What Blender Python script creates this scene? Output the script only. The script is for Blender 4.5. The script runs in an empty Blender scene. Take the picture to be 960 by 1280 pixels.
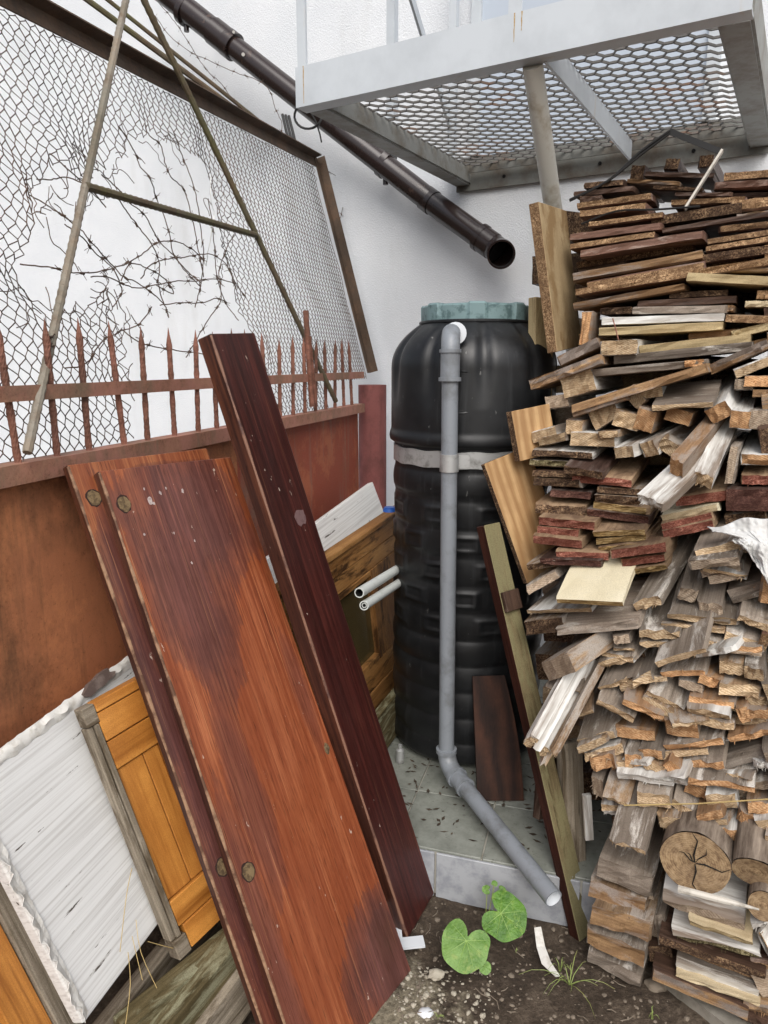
import bpy, bmesh, math, random
from mathutils import Vector, Matrix, noise
random.seed(7)
R = math.radians
scene = bpy.context.scene
C = scene.collection
V = Vector

# ------------------------------------------------------------------ camera, sky, sun, exposure
PITCH = R(11.9); FOC = 890.0
cd = bpy.data.cameras.new('camera'); cam = bpy.data.objects.new('camera', cd); C.objects.link(cam)
cd.sensor_fit = 'VERTICAL'; cd.sensor_height = 36.0; cd.lens = FOC / 1280 * 36.0
cd.clip_start = 0.05; cd.clip_end = 500
cam.location = (0, 0, 1.5); cam.rotation_euler = (R(90) - PITCH, 0, 0)
scene.camera = cam
SUN_EL, SUN_AZ = R(46), R(178)          # azimuth measured from +Y towards +X
w = bpy.data.worlds.new('World'); scene.world = w; w.use_nodes = True
wt = w.node_tree; wt.nodes.clear()
sky = wt.nodes.new('ShaderNodeTexSky'); sky.sky_type = 'NISHITA'; sky.sun_disc = False
sky.sun_elevation = SUN_EL; sky.sun_rotation = SUN_AZ; sky.air_density = 1.0; sky.dust_density = 4.0; sky.ozone_density = 1.0
hs = wt.nodes.new('ShaderNodeHueSaturation'); hs.inputs['Saturation'].default_value = 0.55
bgn = wt.nodes.new('ShaderNodeBackground'); bgn.inputs['Strength'].default_value = 0.125
wo = wt.nodes.new('ShaderNodeOutputWorld')
wt.links.new(sky.outputs[0], hs.inputs['Color']); wt.links.new(hs.outputs[0], bgn.inputs['Color']); wt.links.new(bgn.outputs[0], wo.inputs['Surface'])
sd = bpy.data.lights.new('sun', 'SUN'); sd.energy = 1.5; sd.angle = R(48); sd.color = (1.0, 0.98, 0.95)
so = bpy.data.objects.new('sun', sd); C.objects.link(so)
sdir = V((math.sin(SUN_AZ) * math.cos(SUN_EL), math.cos(SUN_AZ) * math.cos(SUN_EL), math.sin(SUN_EL)))
so.rotation_euler = (-sdir).to_track_quat('-Z', 'Y').to_euler(); so.location = sdir * 20
scene.view_settings.view_transform = 'Standard'; scene.view_settings.look = 'None'
scene.view_settings.gamma = 1.0; scene.view_settings.exposure = 0.36
scene.cycles.max_bounces = 6

# ------------------------------------------------------------------ places: a ray through a point of the view, met with real planes
CP, SP = math.cos(PITCH), math.sin(PITCH); CAM = V((0, 0, 1.5))
EF, EP = V((.287, .958, 0)), V((.958, -.287, 0))     # along the fence, away from it
EN, EM = V((.5, .866, 0)), V((.866, -.5, 0))         # into the house wall, along it
UP = V((0, 0, 1))
def ray(x, y):
    q = y - 640; return V((x - 480, FOC * CP - q * SP, -FOC * SP - q * CP))
def atY(x, y, Y): r = ray(x, y); return CAM + r * (Y / r.y)
def atZ(x, y, z): r = ray(x, y); return CAM + r * ((z - 1.5) / r.z)
def onS(x, y, S): r = ray(x, y); return CAM + r * (S / r.dot(EP))
def onN(x, y, n): r = ray(x, y); return CAM + r * (n / r.dot(EN))
def onP(x, y, p, nrm): r = ray(x, y); return CAM + r * ((p - CAM).dot(nrm) / r.dot(nrm))
def ST(S, T, z=0): return EP * S + EF * T + UP * z
def NM(n, m, z=0): return EN * n + EM * m + UP * z
def srgb(h):
    h = h.lstrip('#'); o = []
    for i in (0, 2, 4):
        c = int(h[i:i + 2], 16) / 255; o.append(c / 12.92 if c <= .04045 else ((c + .055) / 1.055) ** 2.4)
    return (*o, 1)

# ------------------------------------------------------------------ materials
class Mat:
    def __init__(s, name):
        s.m = bpy.data.materials.new(name); s.m.use_nodes = True; s.t = s.m.node_tree; s.t.nodes.clear()
        s.out = s.n('OutputMaterial'); s.b = s.n('BsdfPrincipled'); s.l(s.b.outputs[0], s.out.inputs[0])
        s.tc = s.n('TexCoord'); s.oi = s.n('ObjectInfo'); s.co = s.tc.outputs['Object']
    def n(s, k): return s.t.nodes.new('ShaderNode' + k)
    def l(s, a, b): s.t.links.new(a, b)
    def set(s, sock, v):
        if hasattr(v, 'links') or isinstance(v, bpy.types.NodeSocket): s.l(v, sock)
        else: sock.default_value = v
    def randco(s, k=20.0):
        a = s.n('VectorMath'); a.operation = 'ADD'; s.l(s.co, a.inputs[0])
        b = s.n('VectorMath'); b.operation = 'SCALE'; b.inputs[0].default_value = (k, k * .7, k * 1.3); s.l(s.oi.outputs['Random'], b.inputs['Scale'])
        s.l(b.outputs[0], a.inputs[1]); return a.outputs[0]
    def map(s, v, scale=(1, 1, 1), loc=(0, 0, 0), rot=(0, 0, 0)):
        a = s.n('Mapping'); s.l(v, a.inputs[0]); a.inputs['Scale'].default_value = scale; a.inputs['Location'].default_value = loc; a.inputs['Rotation'].default_value = rot; return a.outputs[0]
    def noise(s, v, sc, det=4, ro=.55, dist=0.0):
        a = s.n('TexNoise'); s.l(v, a.inputs['Vector']); a.inputs['Scale'].default_value = sc; a.inputs['Detail'].default_value = det; a.inputs['Roughness'].default_value = ro; a.inputs['Distortion'].default_value = dist; return a.outputs['Fac']
    def vor(s, v, sc, feat='F1', out='Distance'):
        a = s.n('TexVoronoi'); s.l(v, a.inputs['Vector']); a.inputs['Scale'].default_value = sc; a.feature = feat; return a.outputs[out]
    def wave(s, v, sc, dist=3, det=3, dsc=1.5, kind='RINGS', d='X'):
        a = s.n('TexWave'); s.l(v, a.inputs['Vector']); a.wave_type = kind
        if kind == 'RINGS': a.rings_direction = d
        else: a.bands_direction = d
        a.inputs['Scale'].default_value = sc; a.inputs['Distortion'].default_value = dist; a.inputs['Detail'].default_value = det; a.inputs['Detail Scale'].default_value = dsc; return a.outputs['Fac']
    def ramp(s, f, stops):
        a = s.n('ValToRGB'); s.l(f, a.inputs[0]); e = a.color_ramp.elements
        while len(e) < len(stops): e.new(.5)
        for el, (p, c) in zip(e, stops):
            el.position = p; el.color = c if not isinstance(c, (int, float)) else (c, c, c, 1)
        return a.outputs[0]
    def mix(s, f, a, b, mode='MIX'):
        m = s.n('Mix'); m.data_type = 'RGBA'; m.blend_type = mode; s.set(m.inputs[0], f); s.set(m.inputs[6], a); s.set(m.inputs[7], b); return m.outputs[2]
    def math(s, op, a, b=0.0, clamp=False):
        m = s.n('Math'); m.operation = op; m.use_clamp = clamp; s.set(m.inputs[0], a); s.set(m.inputs[1], b); return m.outputs[0]
    def sep(s, v): a = s.n('SeparateXYZ'); s.l(v, a.inputs[0]); return a.outputs
    def bump(s, h, st=.3, d=.002):
        a = s.n('Bump'); a.inputs['Strength'].default_value = st; a.inputs['Distance'].default_value = d; s.l(h, a.inputs['Height']); s.l(a.outputs[0], s.b.inputs['Normal'])
    def done(s, col, rough=.7, metal=0.0, spec=.5):
        s.set(s.b.inputs['Base Color'], col); s.set(s.b.inputs['Roughness'], rough); s.b.inputs['Metallic'].default_value = metal; s.b.inputs['Specular IOR Level'].default_value = spec; return s.m
M = {}
def wood(key, light, dark, axis='X', grain=1.0, wear=None, wearamt=.35, rough=.75, var=.25, spec=.25, bump=.6, rings=.5, crack=.5, con=1.0):
    s = Mat(key); co = s.randco(); hi, lo = 85 * grain, 3.0
    sc = (lo, hi, hi) if axis == 'X' else (hi, lo, hi)
    g = s.noise(s.map(co, sc), 1.0, 8, .7, .6)
    rg = s.noise(s.map(co, tuple(v * .25 for v in sc)), 1.0, 3, .55, 1.4)
    fac = s.math('ADD', s.math('MULTIPLY', g, 1 - rings * .5), s.math('MULTIPLY', rg, rings * .5))
    L_, D_ = srgb(light), srgb(dark)
    h = .13 / con
    col = s.ramp(fac, [(.5 - h, tuple(v * .75 for v in D_[:3]) + (1,)), (.5, tuple((a + b) / 2 for a, b in zip(D_, L_))), (.5 + h, L_)])
    big = s.noise(co, 7, 6, .65)
    col = s.mix(s.ramp(big, [(.38, .6), (.62, 0)]), col, D_)
    hsv = s.n('HueSaturation'); s.l(col, hsv.inputs['Color'])
    s.l(s.math('ADD', s.math('MULTIPLY', s.oi.outputs['Random'], var * 1.8), 1 - var), hsv.inputs['Value']); col = hsv.outputs[0]
    if wear:
        wn = s.noise(s.map(co, tuple(max(v * .25, 5) for v in sc)), 1.0, 8, .7, .5)
        a = .60 - wearamt * .45
        col = s.mix(s.ramp(wn, [(a, 0), (a + .1, 1)]), col, srgb(wear))
    hgt = g
    if crack:
        ck = s.noise(s.map(co, tuple((v * .55 if v > 5 else 2.2) for v in sc), (7, 3, 1)), 1.0, 3, .6, .3)
        cm = s.ramp(ck, [(.655, 0), (.685, crack)]); col = s.mix(cm, col, tuple(v * .3 for v in D_[:3]) + (1,)); hgt = s.math('SUBTRACT', g, cm)
    fine = s.noise(co, 500, 3, .6)
    col = s.mix(s.ramp(fine, [(.32, .45), (.55, 0)]), col, tuple(v * .5 for v in D_[:3]) + (1,))
    s.bump(s.math('ADD', hgt, s.math('MULTIPLY', fine, .3)), bump, .002)
    M[key] = s.done(col, rough, 0, spec)
def speck(key, a, b, c, scale=260, axis=None, bump=.9):            # chipboard / fibre edges, sawn ends
    s = Mat(key); co = s.randco(); cc = s.map(co, (1, 1, 1) if not axis else axis)
    v = s.vor(cc, scale * 1.5, 'F1', 'Color'); n = s.noise(cc, scale * .4, 7, .75); big = s.noise(co, 22, 6, .65)
    f = s.math('ADD', s.math('MULTIPLY', s.sep(v)[0], .3), s.math('MULTIPLY', n, .85))
    col = s.ramp(f, [(.40, tuple(q * .7 for q in srgb(a)[:3]) + (1,)), (.48, srgb(a)), (.6, srgb(b)), (.78, srgb(c))])
    col = s.mix(s.ramp(big, [(.40, .75), (.6, 0)]), col, srgb(a))
    hsv = s.n('HueSaturation'); s.l(col, hsv.inputs['Color']); s.l(s.math('ADD', s.math('MULTIPLY', s.oi.outputs['Random'], .45), .78), hsv.inputs['Value'])
    s.bump(f, bump, .003); M[key] = s.done(hsv.outputs[0], .9, 0, .15)
def plain(key, col, rough=.5, metal=0.0, spec=.5, dirt=None, dscale=25, dlo=.5, dhi=.7, bump=0.0, bscale=60):
    s = Mat(key); c = srgb(col)
    if dirt: c = s.mix(s.ramp(s.noise(s.co, dscale, 6, .65), [(dlo, 0), (dhi, 1)]), c, srgb(dirt))
    if bump: s.bump(s.noise(s.co, bscale, 5, .6), bump, .002)
    M[key] = s.done(c, rough, metal, spec)

# timber
wood('grey_x', '#aea396', '#6a5d51', 'X', wear='#cbc5bb', wearamt=.1, con=.75, var=.4); wood('grey_y', '#aba093', '#6b5f53', 'Y', wear='#cdc7be', wearamt=.16, con=.75, var=.4)
wood('tan_x', '#b8976f', '#75573c', 'X', wear='#8c8178', wearamt=.25); wood('tan_y', '#b39878', '#725a44', 'Y', wear='#a39a90', wearamt=.3, var=.4)
wood('dark_x', '#6b5345', '#382921', 'X', wear='#7a675a', wearamt=.12, rough=.5); wood('dark_y', '#5d4a42', '#33241e', 'Y', wear='#7d7068', wearamt=.2, rough=.5)
wood('mauve_x', '#8d6c5c', '#5c4236', 'X', wear='#a08c80', wearamt=.2, rough=.6)
wood('moss_x', '#cbb890', '#957f5a', 'X', wear='#b5a27c', wearamt=.35); wood('moss_y', '#a89c7c', '#706450', 'Y', wear='#8e8b68', wearamt=.4)
wood('orange_y', '#b28f6c', '#7d5f45', 'Y', wear='#97897c', wearamt=.3)
wood('beige_y', '#b39a7d', '#866c53', 'Y', grain=.5, wear='#6d5746', wearamt=.2, rings=.3, crack=0); wood('cream_x', '#d9ccae', '#b39f7c', 'X', grain=.4, rings=.9, var=.06, bump=.15, crack=0, con=.7)
wood('cream_y', '#e3dcc6', '#cfc3a2', 'Y', grain=.25, rings=1.2, var=.04, bump=.12, crack=0, con=.6); wood('pale_face', '#c9b591', '#9c8460', 'X', grain=.4, rings=.8, var=.04, crack=0, con=.6, wear='#8d7350', wearamt=.2); wood('ply', '#c8965c', '#8d5c30', 'X', grain=.22, rings=1.5, crack=0, var=.05, rough=.5, bump=.2)
wood('plank_green', '#968866', '#574a32', 'X', wear='#7d7656', wearamt=.4, var=.05); wood('plank_dark', '#4a2b22', '#27130f', 'X', var=.05, rough=.45)
wood('dark_veneer', '#50301f', '#1f0f0a', 'Y', grain=.25, rings=1.4, crack=0, var=.03, rough=.6, spec=.25, bump=.15)
wood('weathered', '#b3a897', '#6d6252', 'X', wear='#5a4e3e', wearamt=.2, var=.1); wood('weathered_green', '#7a6d50', '#41381f', 'X', wear='#8c8a70', wearamt=.25, var=.1)
wood('pine_u', '#d9984a', '#9a5c22', 'X', grain=.5, rings=1.2, crack=0, con=1.1, var=.04, rough=.42, spec=.4, bump=.15); wood('pine_v', '#d9984a', '#a2642a', 'X', grain=.8, rings=.9, crack=0, con=1.1, var=.04, rough=.42, spec=.4, bump=.15)
wood('sash_u', '#b98d58', '#80562d', 'X', grain=.7, rings=.7, var=.06, rough=.5, wear='#3b2614', wearamt=.2); wood('sash_v', '#b48753', '#774f2a', 'X', grain=.8, var=.06, rough=.5, wear='#3b2614', wearamt=.2)
def cathedral(key, light, dark, sc, rough, ax, spec=.35, d=11.0):
    s = Mat(key); co = s.map(s.co, (sc * .18, sc, sc) if ax == 'X' else (sc, sc * .18, sc), (.3, .37, .1)); wv = s.wave(co, .62, d, 6, .8, 'RINGS', 'Z'); g = s.noise(s.map(s.co, (4, 200, 200) if ax == 'X' else (200, 4, 200)), 1, 6, .7); n2 = s.noise(s.co, 9, 6, .65)
    c = s.ramp(s.math('ADD', s.math('MULTIPLY', wv, .4), s.math('MULTIPLY', g, .6)), [(.2, srgb(dark)), (.5, tuple((a + b) / 2 for a, b in zip(srgb(dark), srgb(light)))), (.75, srgb(light))]); c = s.mix(s.ramp(n2, [(.42, .45), (.62, 0)]), c, srgb(dark)); s.bump(g, .2, .001); M[key] = s.done(c, rough, 0, spec)
cathedral('ply', '#c2a074', '#94704a', 14, .55, 'X'); cathedral('dark_veneer', '#4c2d1e', '#1c0e09', 11, .6, 'Y', .25)
for k in ('x', 'y'):
    s = Mat('white_' + k); co = s.randco(); sc = (4, 45, 45) if k == 'x' else (45, 4, 45)
    g = s.noise(s.map(co, sc), 1, 6, .6, .3); n2 = s.noise(s.map(co, tuple(v * .3 for v in sc)), 1, 6, .7)
    col = s.mix(s.ramp(n2, [(.49, 0), (.57, 1)]), srgb('#d9d8d3'), srgb('#7d6e60')); col = s.mix(s.ramp(g, [(.38, .7), (.58, 0)]), col, srgb('#928a80'))
    s.bump(g, .4, .001); M['white_' + k] = s.done(col, .6)
speck('chip', '#6f563f', '#a08060', '#c8aa84'); speck('chip_dark', '#3f3026', '#6b5340', '#a08668'); speck('chip_mold', '#4d4530', '#857a58', '#b9ae8a')
def endgrain(key, a, b, c):
    s = Mat(key); co = s.randco(3.0); wv = s.wave(s.map(co, (1, 1, 1.3)), 55, 3.0, 4, 2.0, 'RINGS', 'Y'); n = s.noise(s.map(co, (1, 1, 2.2)), 120, 8, .75); n2 = s.noise(co, 420, 4, .7); big = s.noise(co, 26, 7, .65)
    f = s.math('ADD', s.math('MULTIPLY', wv, .12), s.math('ADD', s.math('MULTIPLY', n, .6), s.math('MULTIPLY', n2, .3)))
    col = s.ramp(f, [(.36, srgb(a)), (.5, srgb(b)), (.66, srgb(c))]); col = s.mix(s.ramp(big, [(.36, .6), (.56, 0)]), col, srgb(a)); col = s.mix(s.ramp(n, [(.30, .8), (.38, 0)]), col, tuple(q * .35 for q in srgb(a)[:3]) + (1,))
    hsv = s.n('HueSaturation'); s.l(col, hsv.inputs['Color']); s.l(s.math('ADD', s.math('MULTIPLY', s.oi.outputs['Random'], .5), .75), hsv.inputs['Value']); s.bump(f, 1.0, .003); M[key] = s.done(hsv.outputs[0], .92, 0, .12)
endgrain('sawn', '#8f7558', '#b59c7c', '#d8c6a8'); endgrain('sawn_grey', '#83725f', '#a59380', '#c6b7a2'); endgrain('sawn_orange', '#946c49', '#bb9169', '#dab990')
speck('red', '#683c31', '#8c5546', '#b28270', 240, (1, 1, 2.2), .7); speck('red_dark', '#412a25', '#614239', '#826255', 240, (1, 1, 2.2), .7); speck('fibre', '#6b5433', '#9a8156', '#c8b083', 200, (.25, 1, 2.5), 1.0)
KIND = {  # side material, front material, words
 'chip': ('mauve_x', 'chip', 'tan chipboard'), 'chipd': ('dark_x', 'chip_dark', 'dark brown chipboard'), 'dark': ('dark_x', 'dark_x', 'dark varnished wood'),
 'mauve': ('mauve_x', 'mauve_x', 'purplish brown wood'), 'tan': ('tan_x', 'tan_x', 'tan wood'), 'greyl': ('grey_x', 'grey_x', 'weathered grey wood'),
 'moss': ('moss_x', 'moss_x', 'mossy yellow-green wood'), 'whitel': ('white_x', 'white_x', 'white painted wood'), 'cream': ('cream_x', 'cream_x', 'cream laminated wood'),
 'grey': ('grey_y', 'sawn_grey', 'weathered grey wood'), 'greyt': ('grey_y', 'sawn', 'grey topped sawn wood'), 'greyo': ('grey_y', 'sawn_orange', 'grey topped orange sawn wood'),
 'white': ('white_y', 'sawn', 'white topped tan sawn wood'), 'whiteo': ('white_y', 'sawn_orange', 'white topped orange sawn wood'), 'whitee': ('white_y', 'white_y', 'wholly white painted wood'),
 'orange': ('orange_y', 'sawn_orange', 'orange sawn wood'), 'tane': ('tan_y', 'sawn', 'brown sawn wood'), 'brown': ('tan_y', 'chip_dark', 'dark brown rough wood'), 'darke': ('dark_y', 'chip_dark', 'dark painted wood'),
 'red': ('beige_y', 'red', 'red-brown edged fibreboard'), 'redd': ('dark_y', 'red_dark', 'dark red fibreboard'), 'fibre': ('beige_y', 'fibre', 'tan layered fibreboard'), 'chipm': ('grey_y', 'chip_mold', 'mouldy chipboard'),
 'creamy': ('cream_y', 'fibre', 'cream topped fibreboard')}

# mineral, metal, plastic
s = Mat('stucco'); n1 = s.noise(s.co, 170, 4, .6); n2 = s.noise(s.co, 3, 5, .6); v1 = s.vor(s.co, 120)
s.bump(s.math('ADD', n1, s.math('MULTIPLY', v1, .5)), .45, .005)
st = s.noise(s.map(s.co, (2.5, 2.5, .7)), 1.6, 6, .65)
M['stucco'] = s.done(s.mix(s.ramp(st, [(.56, 0), (.8, .3)]), s.mix(s.ramp(n2, [(.3, 0), (.7, 1)]), srgb('#e9ecef'), srgb('#e0e4e8')), srgb('#b9b8b2')), .85, 0, .2)
s = Mat('soil'); n1 = s.noise(s.co, 9, 8, .7); n2 = s.noise(s.co, 70, 6, .75); n3 = s.noise(s.map(s.co, loc=(3, 7, 0)), 3.2, 6, .65)
col = s.ramp(s.math('ADD', s.math('MULTIPLY', n1, .5), s.math('MULTIPLY', n2, .5)), [(.33, srgb('#2b241d')), (.5, srgb('#4e4338')), (.68, srgb('#7a6d5e'))])
sx = s.sep(s.co); dx = s.math('SUBTRACT', sx[0], .05); dy = s.math('SUBTRACT', sx[1], 1.38)
dd = s.math('SQRT', s.math('ADD', s.math('MULTIPLY', dx, dx), s.math('MULTIPLY', dy, dy)))
mk = s.math('ADD', s.math('MULTIPLY', dd, -2.2), s.math('ADD', s.math('MULTIPLY', n1, 1.3), .02))
col = s.mix(s.ramp(mk, [(.33, 0), (.5, .85)]), col, s.ramp(n2, [(.35, srgb('#6b6352')), (.6, srgb('#a39a84'))]))
s.bump(s.math('ADD', n1, n2), .9, .012); M['soil'] = s.done(col, s.ramp(n3, [(.4, .6), (.6, .95)]), 0, .3)
plain('pebble', '#7b7062', .85, dirt='#463c32', dscale=30); plain('pebble_pale', '#aaa393', .85, dirt='#6d6454', dscale=40)
def rusty(key, base, rust1, rust2, stain, lo=.45, hi=.6, scale=6, rough=.75, streak=True):
    s = Mat(key); n1 = s.noise(s.co, scale, 10, .72); n2 = s.noise(s.co, 110, 8, .78); n3 = s.noise(s.map(s.co, (1, 1, .6), (5, 2, 1)), 2.6, 10, .7); n4 = s.noise(s.map(s.co, (1, 1, .08), (1, 2, 9)), 18, 6, .65); n5 = s.noise(s.map(s.co, loc=(4, 8, 2)), 5, 10, .75)
    c = s.mix(s.ramp(n1, [(lo, 0), (hi, 1)]), srgb(base), s.ramp(n2, [(.38, srgb(rust2)), (.6, srgb(rust1))]))
    c = s.mix(s.ramp(n5, [(.5, 0), (.6, .6)]), c, tuple(min(1, v * 1.35) for v in srgb(rust1)[:3]) + (1,))
    c = s.mix(s.ramp(n3, [(.50, 0), (.66, .85)]), c, s.ramp(n2, [(.35, tuple(v * .5 for v in srgb(stain)[:3]) + (1,)), (.65, srgb(stain))]))
    c = s.mix(s.ramp(n2, [(.30, .8), (.42, 0)]), c, tuple(v * .35 for v in srgb(rust2)[:3]) + (1,))
    if streak: c = s.mix(s.ramp(n4, [(.54, 0), (.70, .55)]), c, srgb(stain))
    s.bump(s.math('ADD', n2, s.math('MULTIPLY', n1, .5)), .5, .002); M[key] = s.done(c, s.ramp(n2, [(.3, rough - .12), (.7, rough + .1)]), 0, .35)
rusty('rust_sheet', '#b3734f', '#b5764e', '#8d5738', '#5f4632', .4, .62, 3)
rusty('red_sheet', '#8e4632', '#96583c', '#713524', '#806a5c', .5, .7, 4)
rusty('rust_beam', '#a97666', '#99705a', '#7d5644', '#766c58', .42, .6, 9); rusty('rust_spike', '#8f6152', '#7d5444', '#5a3a2e', '#4d3d34', .4, .55, 22)
rusty('post_red', '#84504c', '#7b4844', '#64393a', '#4f3230', .5, .8, 5); rusty('frame_brown', '#584a3e', '#5f4a3a', '#43342a', '#3a322b', .4, .6, 10)
rusty('wire', '#55483f', '#5e4636', '#3d302a', '#2f2a28', .45, .6, 30, .6, False); rusty('rebar', '#8a8478', '#7a6a58', '#5d4e40', '#6d6858', .45, .65, 12, .6); rusty('rod_moss', '#5f5848', '#5f4d3c', '#43382e', '#65643f', .4, .6, 10)
s = Mat('paint_grey'); n1 = s.noise(s.map(s.co, (1, 1, .15)), 9, 6, .65); n2 = s.noise(s.co, 4, 6, .65)
c = s.mix(s.ramp(n2, [(.4, 0), (.7, 1)]), srgb('#c9cfd4'), srgb('#b8bec3')); c = s.mix(s.ramp(n1, [(.60, 0), (.72, .5)]), c, srgb('#b5a07c')); s.bump(s.noise(s.co, 40, 3), .08, .002); M['paint_grey'] = s.done(c, .42)
s = Mat('paint_dirty'); n1 = s.noise(s.co, 7, 7, .7); c = s.mix(s.ramp(n1, [(.45, 0), (.65, .8)]), srgb('#8f908c'), srgb('#6b6050')); M['paint_dirty'] = s.done(c, .55)
s = Mat('grating'); n1 = s.noise(s.co, 4.5, 6, .65); c = s.mix(s.ramp(n1, [(.56, 0), (.7, .9)]), srgb('#5b5854'), srgb('#704f38')); M['grating'] = s.done(c, .6, .2)
plain('beam_dark', '#73746f', .6, dirt='#5a5247', dscale=7, dlo=.45, dhi=.65); plain('rust_run', '#b29464', .7, dirt='#c7c4b4', dscale=60); plain('brace_paint', '#cbc8be', .5, dirt='#98876a', dscale=8); plain('door_panel', '#b9c3cf', .5)
plain('pipe_brown', '#2b201e', .25, spec=.6, dirt='#55443c', dscale=14, dlo=.62, dhi=.75); plain('pipe_inside', '#141010', .8); plain('paint_spot', '#cfccc6', .7)
s = Mat('black_plastic'); n1 = s.noise(s.co, 6, 6, .7); n2 = s.noise(s.co, 300, 2); sp = s.noise(s.map(s.co, (1, 1, .4)), 70, 3, .6)
c = s.mix(s.ramp(n1, [(.4, 0), (.75, .7)]), srgb("#131416"), srgb("#232527")); c = s.mix(s.ramp(sp, [(.70, 0), (.76, .6)]), c, srgb('#80807d')); c = s.mix(s.ramp(s.noise(s.map(s.co, (1, 1, .05)), 38, 5, .65), [(.55, 0), (.75, .35)]), c, srgb('#4a4c4e'))
s.bump(n2, .06, .001); M['black_plastic'] = s.done(c, s.ramp(n1, [(.3, .33), (.7, .55)]), 0, .5)
plain('lid_teal', '#71898b', .6, dirt='#4d6466', dscale=30, dlo=.5, dhi=.62); plain('galv', '#bcbdbc', .4, .5, dirt='#85847f', dscale=26, dlo=.5, dhi=.7, bump=.3)
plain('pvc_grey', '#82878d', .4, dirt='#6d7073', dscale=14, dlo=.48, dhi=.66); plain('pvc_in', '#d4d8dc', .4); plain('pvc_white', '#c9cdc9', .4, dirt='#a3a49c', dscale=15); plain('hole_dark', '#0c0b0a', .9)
s = Mat('tile_top'); n1 = s.noise(s.co, 11, 7, .7); n2 = s.noise(s.co, 60, 5, .7)
c = s.mix(s.ramp(n1, [(.4, 0), (.7, 1)]), srgb('#8b8e86'), srgb('#686b63')); c = s.mix(s.ramp(n2, [(.6, 0), (.72, .8)]), c, srgb('#3d382f')); M['tile_top'] = s.done(c, s.ramp(n1, [(.3, .3), (.7, .6)]))
plain('tile_front', '#a3a6aa', .45, dirt='#8b8e94', dscale=16, dlo=.45, dhi=.6, bump=.1); plain('grout', '#b9b5aa', .9, dirt='#77705f', dscale=18); plain('concrete', '#8d887e', .9, dirt='#6a655a', dscale=10, bump=.5)
plain('black_cable', '#191817', .5); plain('blue_plastic', '#2f62b8', .4); plain('white_strip', '#cfcabf', .6, dirt='#8d867a', dscale=25)
s = Mat('cloth'); n1 = s.noise(s.co, 25, 5, .6); s.bump(s.noise(s.co, 500, 2), .3, .001); M['cloth'] = s.done(s.mix(s.ramp(n1, [(.45, 0), (.7, .6)]), srgb('#cfcfcd'), srgb('#a9a7a2')), .95)
for nm_, c1, c2, c3 in (('leaf', '#567a33', '#70924a', '#87984f'), ('leaf_deep', '#3f661f', '#5a822f', '#78923c')):
    s = Mat(nm_); n1 = s.noise(s.co, 28, 7, .65); n2 = s.noise(s.co, 110, 5, .6); n3 = s.noise(s.map(s.co, loc=(3, 1, 2)), 45, 5, .6); c = s.mix(s.ramp(n1, [(.38, 0), (.6, 1)]), srgb(c1), srgb(c2)); c = s.mix(s.ramp(n3, [(.56, 0), (.68, .7)]), c, srgb(c3)); s.bump(s.math('ADD', n2, n1), .7, .005); M[nm_] = s.done(c, .4, 0, .4)
plain('leaf_vein', '#83a350', .5); plain('leaf_scribble', '#b9cf90', .6); plain('grass', '#7c8a4a', .6, dirt='#a39c62', dscale=12); plain('straw', '#b8a06a', .7); plain('stem', '#8c9a58', .5)
s = Mat('white_boards'); g = s.noise(s.map(s.co, (1.6, 130, 40)), 1, 6, .6, .15); g2 = s.noise(s.map(s.co, (5, 45, 45)), 1, 5, .7); g3 = s.noise(s.map(s.co, (1, 14, 14)), 1, 4, .6, .4)
c = s.mix(s.ramp(g, [(.36, .6), (.54, 0)]), srgb('#e2e2e0'), srgb('#b3b0ac')); c = s.mix(s.ramp(g3, [(.5, 0), (.75, .4)]), c, srgb('#c6c5c2')); c = s.mix(s.ramp(g2, [(.645, 0), (.66, 1)]), c, srgb('#4c443c')); s.bump(g, .4, .0015); M['white_boards'] = s.done(c, .6)
plain('paint_peel', '#dedcd6', .7, dirt='#bcb6aa', dscale=30); plain('peel_wood', '#5f504a', .8, dirt='#8a7c74', dscale=20)
s = Mat('glass_dirty'); n1 = s.noise(s.co, 7, 6, .65); s.b.inputs['Transmission Weight'].default_value = .55; M['glass_dirty'] = s.done(s.mix(n1, srgb('#5a4c30'), srgb('#7b6c48')), .18, 0, .6)
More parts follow.
